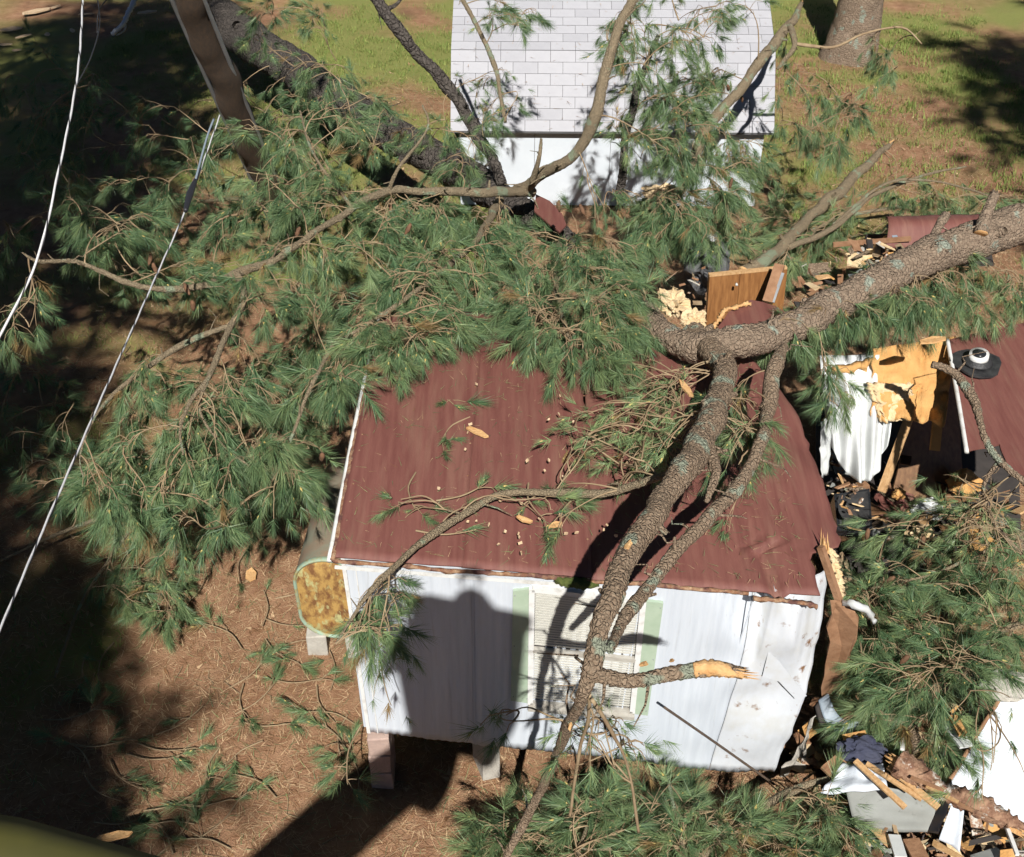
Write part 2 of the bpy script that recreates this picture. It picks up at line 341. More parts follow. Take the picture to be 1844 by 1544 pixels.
class Foliage:
    def __init__(s): s.T = []; s.t = []; s.oT = []; s.ot = []; s.tv = []; s.tf = []; s.b = []
    def shoot(s, p, d, size=1., tint=.3, small=False):
        d = d.normalized(); o = d.orthogonal().normalized(); a = random.uniform(0, 6.28); o = (Matrix.Rotation(a, 3, d) @ o); q = d.cross(o)
        R = np.array([o, q, d], np.float32)*size
        A = random.choice(PROTO_SMALL if small else PROTO)
        X = A @ R+np.array(p, np.float32)
        X[:, 2, 2] -= .03*size*rng.random(len(X)).astype(np.float32)
        if random.random() < .035: s.oT.append(X); s.ot.append(rng.random(len(A)))
        else: s.T.append(X); s.t.append(np.clip(tint+rng.normal(0, .2, len(A)), 0, 1))
        if random.random() < .5: s.b.append((BUD*(size*1.1) @ (R/size)+np.array(p+d*(.10*size), np.float32))[np.array(BUDF)])
    def twig(s, pts, r0, r1, seg=4):
        n = len(pts); base = len(s.tv); sd = (pts[1]-pts[0]).normalized().orthogonal().normalized()
        for i, p in enumerate(pts):
            d = (pts[min(i+1, n-1)]-pts[max(i-1, 0)]).normalized(); sd = (sd-d*sd.dot(d))
            sd = sd.normalized() if sd.length > 1e-5 else d.orthogonal().normalized(); t = d.cross(sd); r = r0+(r1-r0)*i/(n-1)
            for k in range(seg):
                a = 2*math.pi*k/seg; s.tv.append(p+(sd*math.cos(a)+t*math.sin(a))*r)
        for i in range(n-1):
            for k in range(seg):
                a = base+i*seg+k; b = base+i*seg+(k+1) % seg; s.tf.append((a, b, b+seg, a+seg))
    def branchlet(s, a, b, nsh, droop, size, tint, small, out=None, r0=.013, spread=1.):
        ln = (b-a).length; k1 = a+(b-a)*.33+V(random.gauss(0, .16), random.gauss(0, .16), random.uniform(.05, .3))*ln; k2 = a+(b-a)*.75+V(random.gauss(0, .14), random.gauss(0, .14), random.uniform(.05, .3))*ln
        def bz(t): return a*(1-t)**3+k1*3*t*(1-t)**2+k2*3*t*t*(1-t)+b*t**3
        pts = [bz(t) for t in (0, .12, .25, .38, .5, .62, .75, .88, 1)]
        s.twig(pts, r0, .0035, 5)
        ax = (b-a).normalized() if (b-a).length > .01 else V(0, 0, -1)
        for k in range(nsh):
            t = 1 if k == 0 else random.uniform(.3, 1); p = bz(t)
            d = (ax*1.0+V(random.gauss(0, .62), random.gauss(0, .62), random.gauss(-.1, .45))*spread).normalized()
            l = random.uniform(.07, .26)
            d2 = (d+V(0, 0, -droop)+V(0, -.25*droop, 0)).normalized()
            q = p+d*l*.55+d2*l*.45
            if k: s.twig([p, p+d*l*.3+V(0, 0, .01), p+d*l*.62, q], .0040, .0030)
            s.shoot(q, d2, size*random.choice((.62, .8, .95, 1.05, 1.15)), max(0, tint+abs(random.gauss(0, .2))-.06), small or random.random() < .25)
        return pts
    def fill(s, poly, zf, ncl, nodes, nsh=(5, 9), droop=.8, size=1., tint=.25, small=False, maxl=.9, zfloor=None):
        """clusters inside a plan region (given as outline on the photo at a height), each joined to the nearest wood"""
        x0 = min(p[0] for p in poly); x1 = max(p[0] for p in poly); y0 = min(p[1] for p in poly); y1 = max(p[1] for p in poly)
        S = []
        while len(S) < ncl:
            x = random.uniform(x0, x1); y = random.uniform(y0, y1)
            if inpoly(x, y, poly):
                z = zf(x, y) if callable(zf) else random.uniform(*zf)
                S.append(PZ(x, y, z))
        N = np.array([tuple(n) for n in nodes]); A = np.array([tuple(p) for p in S])
        order = np.argsort(np.min(np.linalg.norm(A[:, None]-N[None], axis=2), axis=1))
        for i in order:
            p = S[i]; dd_ = np.linalg.norm(N-np.array(p), axis=1); k = int(np.argmin(np.abs(dd_-random.uniform(.3, .55))+rng.random(len(dd_))*.06)); a = Vector(N[k])
            if (a-p).length > maxl*1.6: a = p+(a-p).normalized()*maxl*random.uniform(.5, 1)
            if (a-p).length < .12: p = p+V(random.gauss(0, .15), random.gauss(0, .15), random.gauss(0, .05))
            pts = s.branchlet(a, p, random.randint(*nsh), droop, size, tint, small, r0=.004+.007*min(1, (a-p).length))
            N = np.vstack([N]+[np.array(tuple(q))[None] for q in pts[2::2]])
    def build(s, parent, nm='needles', m='needle', twigm='twig'):
        if s.T:
            o = tri_mesh(nm, np.concatenate(s.T), M[m], parent, np.concatenate(s.t)); o['kind'] = 'stuff'
        if s.oT:
            o = tri_mesh('dry_needles', np.concatenate(s.oT), M['needle_old'], parent, np.concatenate(s.ot)); o['kind'] = 'stuff'
        if s.b:
            o = tri_mesh('buds', np.concatenate(s.b), M['bud'], parent); o['kind'] = 'stuff'
        if s.tv:
            o = mesh('twigs', s.tv, s.tf, M[twigm], parent, True); o['kind'] = 'stuff'
def limb(parent, pts, m='bark', name='limb', seg=12, step=.05, bark=.006, bs=26, jag=0., wob=.3, wpx=True):
    """pts: (px, py, z, width in photo pixels) -> tube at that height"""
    k_ = {'bark_young': .62, 'bark_trunk': .68, 'bark': .73, 'bark_dark': .66}.get(m, .9)
    P = [PZ(a, b, c) for a, b, c, d in pts]; R = [d*k_/2*depth(p)/F for p, (a, b, c, d) in zip(P, pts)]
    mm = [M[m], M['break']] if jag else M[m]
    tube(name, P, R, mm, parent, seg, step, bark, bs, jag, wob)
    f = Foliage(); Q, RQ = catmull(P, R, .2)
    for q, r_ in zip(Q[1:-1], RQ[1:-1]):
        if random.random() < .6 and r_ > .012:
            d = V(random.gauss(0, 1), random.gauss(0, 1), random.gauss(.2, .7)).normalized(); l = random.uniform(.05, .3)
            if random.random() < .4: f.twig([q, q+d*(r_+.04), q+d*(r_+.05)+d*.03], r_*.35, r_*.22, 6)
            else: f.twig([q, q+d*(r_+l*.4), q+d*(r_+l*.7)+V(random.gauss(0, .03), random.gauss(0, .03), -.01), q+d*(r_+l)+V(random.gauss(0, .05), random.gauss(0, .05), -.03)], min(.012, r_*.3), .003, 5)
    if f.tv: mesh('side_twigs', f.tv, f.tf, M[m], parent, True)['kind'] = 'stuff'
    if jag: splinters(parent, P[-1], (P[-1]-P[-2]).normalized(), R[-1], 12, jag*1.5)
    Q, _ = catmull(P, R, .15); return Q

def splinters(parent, p, d, r, n=9, L_=.14):
    vs = []; fs = []; s = d.orthogonal().normalized(); t = d.cross(s)
    for k in range(n):
        a = random.uniform(0, 6.28); q = (s*math.cos(a)+t*math.sin(a)); c = p+q*r*random.uniform(.1, .75)-d*.05; w_ = r*random.uniform(.18, .4); l = L_*random.uniform(.4, 1.1)
        b = len(vs); vs += [c+s*w_, c+t*w_, c-s*w_, c-t*w_, c+d*(l+.05)+q*random.uniform(-.01, .02)]
        fs += [(b, b+1, b+4), (b+1, b+2, b+4), (b+2, b+3, b+4), (b+3, b, b+4)]
    return mesh('splintered_end', vs, fs, M['break'], parent)
# ------------------------------------------------------------------ mobile home, left half still standing
ZL, ZR = 2.93, 2.62
TL = PZ(614, 996, ZL); TR = PZ(1484, 1064, ZR)
WX = (TR-TL).normalized(); WN = V(WX.y, -WX.x, 0).normalized()
if WN.y > 0: WN = -WN
WV = WX.cross(WN).normalized()
if WV.z < 0: WV = -WV
WN2 = WX.cross(WV).normalized()
if WN2.y > 0: WN2 = -WN2
def WP(px, py, off=0.): return PP(px, py, TL, WN2, off)
def wuv(p): d = p-TL; return d.dot(WX), d.dot(WV)
def W3(u, v, off=0.): return TL+WX*u+WV*v+WN2*off
BLu, BLv = wuv(WP(662, 1318)); BRu, BRv = wuv(WP(1395, 1398)); WL = (TR-TL).length
mh = thing('mobile_home', V(.6, 7.8, 0), 'white mobile home with maroon roof, crushed at its right end by the pine', 'mobile home')
seams = [0.05, .235, .395, .655, .86, 1.0]; su = [WL*x for x in (.0, .27, .625, .86, 1.0)]
def dent(u, v):
    """front wall relief: fine vertical ribs everywhere, folds near the torn right end. u metres, v metres below the eave (negative)"""
    r = .0035*math.sin(u*2*math.pi/.075)
    x = u/WL; t = -v/2.3
    if x > .74:
        k = min(1, (x-.74)/.12)
        def tent(x0, w_, h_): return h_*max(0, 1-abs(x-x0+.10*t)/w_)*max(0, 1-t/.5)
        f = tent(.79, .06, .20)+tent(.885, .045, -.08)+tent(.955, .05, .22)+.06*max(0, .3-abs(t-.6))*math.sin(x*40)
        tb = .42*(x-.75)/.135 if x < .885 else .55*(x-.893)/.107
        r += min(1, t*10)*k*f*.25-.62*max(0, tb-t)+min(1, t*14)*k*.05*noise.noise(V(x*9, t*6, 2))
        r -= .35*max(0, x-.9)*t
    r += .012*noise.noise(V(u*1.2, v*1.2, 5))
    return r
for i in range(4):
    a, b = su[i]+(.002 if i else 0), su[i+1]-.002
    def bot(u):
        f = (u-0)/WL
        return BLv+(BRv-BLv)*f
    nu = max(20, int((b-a)/.0187)); nv = 26; vs = []
    for s in (0, 1):
        for j in range(nv+1):
            for k in range(nu+1):
                u = a+(b-a)*k/nu; v0 = -.02-.22*max(0, u/WL-.8); v1 = bot(u)
                if i == 3 and False: v1 = v1
                v = v0+(v1-v0)*j/nv; uu = u
                t = j/nv
                lean = BLu*t*max(0, 1-u/WL*1.)        # bottom corner of the wall sits further in
                rightpull = 0
                x = u/WL
                if x > .8: rightpull = (x-.8)/.2*((BRu-WL)*t**3)+(x-.8)/.2*.09*math.sin(t*3.1)+(.02*noise.noise(V(t*14, 3, 1)) if x > .99 else 0)
                if x > .8: rightpull += (x-.8)/.2*.12*(1-t)
                if j == nv: v += .02*noise.noise(V(u*6, 2, 7))
                vs.append(W3(uu+lean+rightpull, v, dent(u, v)-s*.012+(.004 if i % 2 else 0)))
    Wd = nu+1; K = Wd*(nv+1); fs = []
    for j in range(nv):
        for k in range(nu):
            q = j*Wd+k; fs.append((q, q+Wd, q+Wd+1, q+1)); fs.append((K+q, K+q+1, K+q+Wd+1, K+q+Wd))
    for j in range(nv):
        q = j*Wd; fs.append((q, K+q, K+q+Wd, q+Wd)); q = j*Wd+nu; fs.append((q, q+Wd, K+q+Wd, K+q))
    for k in range(nu): q = nv*Wd+k; fs.append((q, K+q, K+q+1, q+1))
    o = mesh('siding_panel', vs, fs, M['white'] if i < 3 else M['dirtywhite'], mh, True)
    if i == 3: o['label'] = 'buckled dirty siding panel at the torn corner'
# thin seam battens and corner trim
for u in su[1:4]:
    beam('seam_strip', W3(u+BLu*0, -.03, .012), W3(u+BLu*max(0, 1-u/WL), BLv+(BRv-BLv)*u/WL+.02, .010 if u < WL*.8 else -.1), .012, .006, M['white'], mh, WX)
beam('corner_trim', W3(.012, -.02, .01), W3(BLu+.012, BLv, .01), .03, .012, M['trimwhite'], mh, WX)
beam('corner_trim', W3(.10, -.03, .006), W3(BLu+.09, BLv, .006), .008, .006, M['trimwhite'], mh, WX)
# roof: sheets with the photo's outline, depth axis from the left edge
BKL = PZ(703, 560, ZL+.06); RD = (BKL-TL); DEP = RD.length
def RP(u, v, off=0.):
    """u along the eave 0..1, v 0..1 front to back"""
    p = TL+(TR-TL)*u+RD*v; p.z += .10*math.sin(math.pi*min(1, v*.9))+off
    if u > .5: p.z -= .12*(u-.5)*v
    return p
ru = [-.012, .52, .80, 1.0]
def roofsheet(a, b, lift, amp, rightcut, nu):
    nv = 40; vs = []
    for s in (0, 1):
        for j in range(nv+1):
            for k in range(nu+1):
                v = -.022+1.022*j/nv; bb = rightcut(v) if rightcut else b
                u = a+(bb-a)*k/nu; p = RP(u, v, lift)
                e = .005*noise.noise(V(u*5, v*4, 4))+.0015*noise.noise(V(u*14, v*9, 2))+.0018*math.sin(u*60)
                if amp:
                    e += amp*max(0, u-.78)*noise.noise(V(u*9, v*7, 9))*.7+amp*.8*max(0, u-.84)*(abs(((u*14+v*9) % 2)-1)-.5)
                    uc = .845+.055*(1-v/.28)
                    if v < .28: e += -.07*max(0, 1-abs(u-uc)/.022)*(1-v/.3)+.035*(u > uc)*min(1, (u-uc)/.02)*(1-v/.28)
                    if v < .18: e -= amp*.9*max(0, u-.86)*(1-v/.18)
                p = p+V(0, 0, e-s*.012); vs.append(p)
    Wd = nu+1; K = Wd*(nv+1); fs = []
    for j in range(nv):
        for k in range(nu):
            q = j*Wd+k; fs.append((q, q+1, q+Wd+1, q+Wd)); fs.append((K+q, K+q+Wd, K+q+Wd+1, K+q+1))
    for j in range(nv):
        q = j*Wd; fs.append((q, q+Wd, K+q+Wd, K+q)); q = j*Wd+nu; fs.append((q+Wd, q, K+q, K+q+Wd))
    for k in range(nu): fs.append((k+1, k, K+k, K+k+1)); q = nv*Wd+k; fs.append((q, q+1, K+q+1, K+q))
    return mesh('roof_sheet', vs, fs, M['maroon'], mh, True)
roofsheet(-.012, .252, .036, 0, None, 22)
roofsheet(.248, .515, .03, 0, lambda v: .515+(.03*noise.noise(V(v*9, 1, 1)) if v > .5 else 0), 22)
fv = []; ff = []
for u, st_ in ((.25, .034), (.512, .034), (.006, .034)):
    for k in range(16):
        c = RP(u-.004, .03+k*.058, st_+.006); b = len(fv); fv += [c+V(.010*math.cos(j*1.0472), .010*math.sin(j*1.0472), 0) for j in range(6)]+[c+V(0, 0, .006)]; ff += [(b+j, b+(j+1) % 6, b+6) for j in range(6)]
mesh('roof_fasteners', fv, ff, M['rust'], mh)['kind'] = 'stuff'
def rc(v):
    pts = [(-.03, .985), (.10, .985), (.115, 1.0), (.13, 1.05), (.17, 1.06), (.4, 1.05), (.62, 1.035), (.8, 1.0), (1.01, .9)]
    for (v0, u0), (v1, u1) in zip(pts, pts[1:]):
        if v0 <= v <= v1: return u0+(u1-u0)*(v-v0)/(v1-v0)+.008*noise.noise(V(v*30, 5, 1))
    return .95
roofsheet(.512, 1.0, .012, .16, rc, 60)
# eave trims, left drip edge, moss
def strip(name, pts, wd, th, m, side):
    for a, b in zip(pts, pts[1:]): beam(name, a, b, wd, th, m, mh, side)
ed = [RP(u, -.026, .012)+V(0, -.006, .004*noise.noise(V(u*20, 0, 0))) for u in np.linspace(-.014, .84, 7)]
tube('eave_trim', ed, [.02]*7, M['rust'], mh, 6, .04, .012, 30)
ed = [RP(u, -.026, -.02-.30*max(0, u-.86))+V(0, -.012, 0) for u in np.linspace(.85, .985, 4)]
tube('eave_trim', ed, [.024]*4, M['rust'], mh, 6, .03, .02, 30)
beam('gutter_lip', RP(-.01, -.03, -.045), RP(.55, -.03, -.045), .02, .02, M['trimwhite'], mh)
eL = [RP(-.014, v, .02) for v in np.linspace(-.03, 1, 9)]
tube('drip_edge', eL, [.022]*9, M['rust'], mh, 6, .05, .008, 30)
eL = [RP(-.020, v, .01) for v in np.linspace(-.03, 1, 9)]
tube('drip_edge', eL, [.020]*9, M['trimwhite'], mh, 6, .2)
tube('moss_clump', [RP(u, -.03, .0) for u in (.44, .47, .50, .53)], [.02, .05, .055, .015], M['moss'], mh, 8, .02, .025, 30)
# other walls, floor, frame, so that the box is closed
backl = RP(0, 1); backr = RP(.95, 1)
dn = V(0, 0, -2.2)
slab('end_wall', [TL+V(.03, .05, -.03), backl+V(.03, 0, -.03), backl+V(.08, 0, -2.2), W3(BLu, BLv, -.05)], .04, M['white'], mh)
slab('back_wall', [backl+V(.05, -.02, -.04), backr+V(0, -.02, -.10), backr+dn, backl+V(.05, -.02, -2.2)], .04, M['darkwood'], mh)
slab('floor', [W3(BLu+.03, BLv+.08, -.06), W3(BRu, BRv+.1, -.06), backr+V(0, 0, -2.3), backl+V(.1, 0, -2.15)], .10, M['dark'], mh)
beam('chassis_rail', W3(BLu+.25, BLv-.05, -.3), W3(BRu-.2, BRv-.02, -.3), .12, .2, M['dark'], mh)
# piers under it
def block(name, c, sx, sy, sz, m, parent=None, rz=0., jit=.006):
    vs = [V(x*sx/2, y*sy/2, z*sz/2) for z in (-1, 1) for x, y in ((-1, -1), (1, -1), (1, 1), (-1, 1))]
    R = Matrix.Rotation(rz, 3, 'Z')
    vs = [R @ (v+V(random.gauss(0, jit), random.gauss(0, jit), random.gauss(0, jit)))+c for v in vs]
    o = mesh(name, vs, [(3, 2, 1, 0), (4, 5, 6, 7), (0, 1, 5, 4), (1, 2, 6, 5), (2, 3, 7, 6), (3, 0, 4, 7)], m, parent)
    md = o.modifiers.new('bevel', 'BEVEL'); md.width = min(sx, sy, sz)*.06; md.segments = 2
    return o
pb = W3(BLu+.08, BLv, -.12); zt = W3(BLu, BLv).z
pier = thing('support_pier', V(pb.x, pb.y, 0), 'pinkish block pier under the left corner of the white wall', 'pier')
for k in range(3): block('block', V(pb.x, pb.y, .13+k*(zt-.03)/3), .19, .36, (zt-.03)/3-.012, M['brick'], pier, .03*k)
pb2 = W3(BLu+1.02, BLv-.05, -.2); p2 = thing('support_pier', V(pb2.x, pb2.y, 0), 'pale leaning slab pier in the dark gap below the white wall', 'pier')
block('block', V(pb2.x, pb2.y, .32), .16, .3, .62, M['concrete'], p2, .4)

# window with shutters
win = mh
def wq(pts, off): return [WP(a, b, off) for a, b in pts]
wroot = link('window', None, mh); wroot.empty_display_size = .1; wroot.location = mh.location; wroot.parent = mh; wroot.matrix_parent_inverse = Matrix.Translation(mh.location).inverted()
def wlink(o): o.parent = wroot; o.matrix_parent_inverse = Matrix.Translation(mh.location).inverted(); return o
wtl, wtr, wbr, wbl = (958, 1056), (1158, 1078), (1138, 1278), (955, 1262)
def lerp2(a, b, t): return (a[0]+(b[0]-a[0])*t, a[1]+(b[1]-a[1])*t)
def wpt(s, t): return lerp2(lerp2(wtl, wtr, s), lerp2(wbl, wbr, s), t)
wlink(slab('pane', [WP(*wpt(s, t), .006) for s, t in ((.02, .02), (.98, .02), (.98, .98), (.02, .98))], .004, M['dark']))
for a, b in (((0, 0), (1, 0)), ((0, 1), (1, 1)), ((0, 0), (0, 1)), ((1, 0), (1, 1))):
    wlink(beam('frame', WP(*wpt(*a), .018), WP(*wpt(*b), .018), .045, .05, M['frame'] if a == (0, 1) else M['trimwhite'], None, WX if a[0] == b[0] else WV))
wlink(beam('sash_rail', WP(*wpt(.02, .53), .022), WP(*wpt(.98, .53), .022), .04, .045, M['frame'], None, WV))
wlink(beam('sill', WP(*wpt(-.02, 1.02), .03), WP(*wpt(1.02, 1.02), .03), .04, .09, M['frame'], None, WV))
ns = 44
for k in range(ns):
    t = .03+.94*(k+.5)/ns
    if abs(t-.53) < .02: continue
    a = WP(*wpt(.03, t), .012); b = WP(*wpt(.97, t), .012)
    wlink(beam('blind_slat', a, b, .0285, .003, M['glassblind'], None, WV+WN2*.22))
for q in (((924, 1060), (957, 1056), (953, 1262), (920, 1257)), ((1160, 1078), (1194, 1082), (1166, 1284), (1133, 1280))):
    s = slab('shutter', [WP(a, b, .03) for a, b in q], .028, M['greenpaint'], mh)
    s['label'] = 'pale green shutter'
    for t in (.04, .5, .96):
        for sx in (.12, .88):
            pp = lerp2(lerp2(q[0], q[1], sx), lerp2(q[3], q[2], sx), t); c = WP(*pp, .03)
            sc_ = tube('screw', [c, c+WN2*.006], [.006, .005], M['greymetal'], s, 6, .01)
            sc_.matrix_parent_inverse = Matrix.Identity(4)
# loose strap hanging over the wall, loose siding flap
tag(tube('metal_strap', [WP(1192, 1230, .25), WP(1290, 1320, .12), WP(1392, 1402, .06)], [.011]*3, M['polewood'], None, 6, .1), 'thin dark rod slanting down across the white wall from the broken stub', 'rod')
slab('siding_flap', [WP(a, b, .022) for a, b in ((1383, 1170), (1400, 1185), (1452, 1250), (1432, 1256), (1402, 1224), (1372, 1215))], .004, M['dirtywhite'], mh)['label'] = 'torn flap of siding folded outwards'
def jagged(pts, amp=.03, n=5):
    out = []
    for a, b in zip(pts, pts[1:]+pts[:1]):
        for k in range(n):
            t = k/n; p = a+(b-a)*t
            if k: p = p+V(random.uniform(-amp, amp), random.uniform(-amp, amp), 0)
            out.append(p)
    return out
# torn corner: paneling board edge, insulation, lath
tc = thing('torn_corner_framing', PZ(1500, 1250, 0), 'brown wall board and splintered stud standing at the torn right corner', 'wall framing')
slab('wall_board', jagged([PZ(a, b, z) for a, b, z in ((1496, 1085, 2.35), (1538, 1092, 2.3), (1545, 1130, 2.1), (1522, 1215, 1.2), (1512, 1245, 1.0), (1480, 1258, .9), (1490, 1180, 1.7))], .02, 4), .02, M['oldwood'], tc)
beam('stud', PZ(1478, 985, 2.75), PZ(1512, 1085, 2.3), .045, .05, M['oldwood'], tc)
splinters(tc, PZ(1484, 985, 2.72), V(-.1, .2, .9).normalized(), .05, 8, .16)
sheet('insulation_strip', [PZ(1508, 1080, 2.3), PZ(1524, 1068, 2.32), PZ(1504, 992, 2.65), PZ(1493, 986, 2.7)], 8, 24, .02, M['insul_pale'], tc, lambda u, v: .05*noise.noise(V(u*6, v*14, 2)), lambda u, v: V(.05*noise.noise(V(v*13, u*2, 4)), 0, 0))
tube('torn_lining', [PZ(1515, 1085, 2.3), PZ(1535, 1092, 2.4), PZ(1560, 1100, 2.35), PZ(1572, 1120, 2.2)], [.02, .035, .03, .02], M['plastic'], tc, 6, .03, .02, 20)
sheet('grey_lining', [PZ(1405, 1400, .05), PZ(1450, 1385, .1), PZ(1455, 1310, .7), PZ(1470, 1290, .9)], 6, 10, .01, M['concrete'], tc, lambda u, v: .08*noise.noise(V(u*3, v*4, 6)))

# ------------------------------------------------------------------ shed behind
SHy = 17.5; SX0, SX1 = -.97, 4.22; EZ = 1.45
shed = thing('shed', V(1.6, 18.5, 0), 'white gambrel shed with pale shingled roof behind the fallen boughs', 'shed')
SR = Matrix.Rotation(math.radians(-.9), 4, 'Z'); SO = V(1.6, 18.5, 0)
def shp(x, y, z): return SO+(SR @ (V(x, y, z)-SO))
prof = [(SHy-.14, EZ-.06), (SHy+.62, 2.43), (SHy+2.1, 3.12), (SHy+3.6, 2.43), (SHy+4.36, EZ-.06)]
def plank(name, x0, x1, y, z0, z1, th, m):
    return mesh(name, [shp(x, yy, z) for yy in (y, y+th) for x, z in ((x0, z0), (x1, z0), (x1, z1), (x0, z1))], [(0, 1, 2, 3), (7, 6, 5, 4), (1, 0, 4, 5), (2, 1, 5, 6), (3, 2, 6, 7), (0, 3, 7, 4)], m, shed)
nP = 4
for k in range(nP):
    a = SX0+.12+(SX1-SX0-.24)*k/nP; b = SX0+.12+(SX1-SX0-.24)*(k+1)/nP
    plank('wall_panel', a, b-.006, SHy, 0.02, EZ, .05, M['shedwhite'])
plank('wall_panel', SX0+.12, SX1-.12, SHy+4.2, .02, EZ, .05, M['shedwhite'])
for x in (SX0+.12, SX1-.17):
    pr = [(SHy+.05, .02), (SHy+.05, EZ)]+[(y+(.1 if i < 1 else 0), z-.05) for i, (y, z) in enumerate(prof)][1:4]+[(SHy+4.2, EZ), (SHy+4.2, .02)]
    n = len(pr); vs = [shp(xx, y, z) for xx in (x, x+.05) for y, z in pr]
    mesh('gable_wall', vs, [tuple(range(n)), tuple(range(2*n-1, n-1, -1))]+[(i, (i+1) % n, n+(i+1) % n, n+i) for i in range(n)], M['shedwhite'], shed)
plank('eave_board', SX0, SX1, SHy-.10, EZ-.10, EZ-.05, .03, M['fence'])
roof = link('roof', None, shed); roof.empty_display_size = .1; roof.location = shed.location; roof.parent = shed; roof.matrix_parent_inverse = Matrix.Translation(shed.location).inverted()
def rlink(o): o.parent = roof; o.matrix_parent_inverse = Matrix.Translation(shed.location).inverted(); return o
for i in range(4):
    (y0, z0), (y1, z1) = prof[i], prof[i+1]
    vs = [shp(x, y, z-d) for d in (.0, .03) for x, y, z in ((SX0, y0, z0), (SX1, y0, z0), (SX1, y1, z1), (SX0, y1, z1))]
    rlink(mesh('roof_deck', vs, [(0, 1, 2, 3), (7, 6, 5, 4), (1, 0, 4, 5), (2, 1, 5, 6), (3, 2, 6, 7), (0, 3, 7, 4)], M['felt'] if i < 2 else M['shingle'], None))
tabw = (SX1-SX0)/13; sm = {}
def shingle_mesh(w_, h_, m):
    k = (round(w_, 3), round(h_, 3), m)
    if k in sm: return sm[k]
    me = bpy.data.meshes.new('shingle'); v = [(0, 0, .008), (w_, 0, .008), (w_, h_, .002), (0, h_, .002), (0, 0, .0), (w_, 0, .0), (w_, h_, -.004), (0, h_, -.004)]
    me.from_pydata(v, [], [(0, 1, 2, 3), (7, 6, 5, 4), (4, 5, 1, 0), (5, 6, 2, 1), (6, 7, 3, 2), (7, 4, 0, 3)]); me.materials.append(M[m]); sm[k] = me; return me
for i, rows in ((0, 7), (1, 9)):
    (y0, z0), (y1, z1) = prof[i], prof[i+1]; L_ = math.hypot(y1-y0, z1-z0); ex = L_/rows; sl_ = math.atan2(z1-z0, y1-y0)
    for r in range(rows):
        x = SX0-(tabw/2 if r % 2 else 0)
        while x < SX1-.01:
            a = max(x, SX0); b = min(x+tabw, SX1)
            if b-a > .05:
                o = bpy.data.objects.new('shingle', shingle_mesh(b-a-.007, ex-.004, random.choice(('shingle', 'shingle', 'shingle2')))); C.objects.link(o)
                t = r/rows; p = shp(a, y0+(y1-y0)*t, z0+(z1-z0)*t)+V(0, -math.sin(sl_), math.cos(sl_))*.006
                o.parent = roof; o.matrix_parent_inverse = Matrix.Translation(shed.location).inverted()
                o.matrix_basis = Matrix.Translation(p) @ Matrix.Rotation(math.radians(-.9)+random.gauss(0, .003), 4, 'Z') @ Matrix.Rotation(sl_+random.gauss(0, .006), 4, 'X')
            x += tabw

# ------------------------------------------------------------------ oil tank on blocks
tk0 = PZ(592, 1085, .75)
tank = thing('oil_tank', V(tk0.x, tk0.y+.7, 0), 'rusty yellow and mint heating oil tank beside the mobile home', 'oil tank')
def tank_ring(y, s, n=40):
    out = []
    for k in range(n):
        a = 2*math.pi*k/n; c, sn = math.cos(a), math.sin(a)
        x = .33*s*c; z = .33*s*sn+(.21 if sn > 0 else -.21)*min(1, s*1.2); out.append(V(x, y, z))
    return out
TC = V(tk0.x+.02, tk0.y, .80); RTk = Matrix.Rotation(math.radians(-3), 3, 'Z')
def ringmesh(name, rings, m, cap0=False, cap1=False):
    n = len(rings[0]); vs = [TC+RTk @ p for r in rings for p in r]
    fs = [(i*n+k, (i+1)*n+k, (i+1)*n+(k+1) % n, i*n+(k+1) % n) for i in range(len(rings)-1) for k in range(n)]
    if cap0: fs.append(tuple(range(n)))
    if cap1: fs.append(tuple(range(len(rings)*n-1, (len(rings)-1)*n-1, -1)))
    return mesh(name, vs, fs, m, tank, True)
ringmesh('shell', [tank_ring(y, 1) for y in np.linspace(.0, 1.5, 6)], M['tankside'], False, True)
ringmesh('end_plate', [tank_ring(-.012, .2), tank_ring(-.022, .55), tank_ring(-.018, .80), tank_ring(0., .93)], M['tankgreen'], True)
ringmesh('rim', [tank_ring(.0, .93), tank_ring(-.02, .945), tank_ring(-.025, .99), tank_ring(-.018, 1.02), tank_ring(.03, 1.02), tank_ring(.04, .99)], M['tankrim'])
cpos = TC+RTk @ V(.12, .42, .53)
tube('fill_pipe', [cpos, cpos+V(0, 0, .14)], [.03, .03], M['greymetal'], tank, 10, .05)
tube('filler_cap', [cpos+V(0, 0, .14), cpos+V(0, 0, .19)], [.065, .06], M['trimwhite'], tank, 12, .05)
for i, (dx, dy) in enumerate(((-.2, .05), (.2, .05), (-.2, 1.3), (.2, 1.3))):
    c = TC+RTk @ V(dx, dy, 0); c.z = .145
    tag(block('concrete_block', c, .2, .2, .29, M['concrete'], None, .05*i), 'pale concrete block under the oil tank', 'block', 'blocks carrying the oil tank')

# ------------------------------------------------------------------ right, crushed half of the home
rh = thing('collapsed_home_section', PZ(1780, 900, 0), 'collapsed maroon roof section with black vent at the right edge', 'wrecked building')
rz = 2.25
rr = [PZ(1741, 812, rz), PZ(1800, 800, rz), PZ(1820, 850, rz-.02), PZ(1860, 860, rz), PZ(1990, 800, rz), PZ(1960, 560, rz+.1), PZ(1800, 590, rz+.08), PZ(1708, 612, rz+.06)]
slab('roof_sheet', jagged(rr[:4], .01, 5)[:16]+rr[3:], .02, M['maroon'], rh)
tube('edge_trim', [PZ(1706, 612, rz+.09), PZ(1722, 700, rz+.05), PZ(1741, 815, rz+.02)], [.022]*3, M['trimwhite'], rh, 6, .1)
vc = PZ(1760, 652, rz+.10)
bt = [vc+V(math.cos(a)*.25*(1+.15*math.sin(3*a)), math.sin(a)*.25, -.012) for a in np.linspace(0, 6.283, 16)[:-1]]
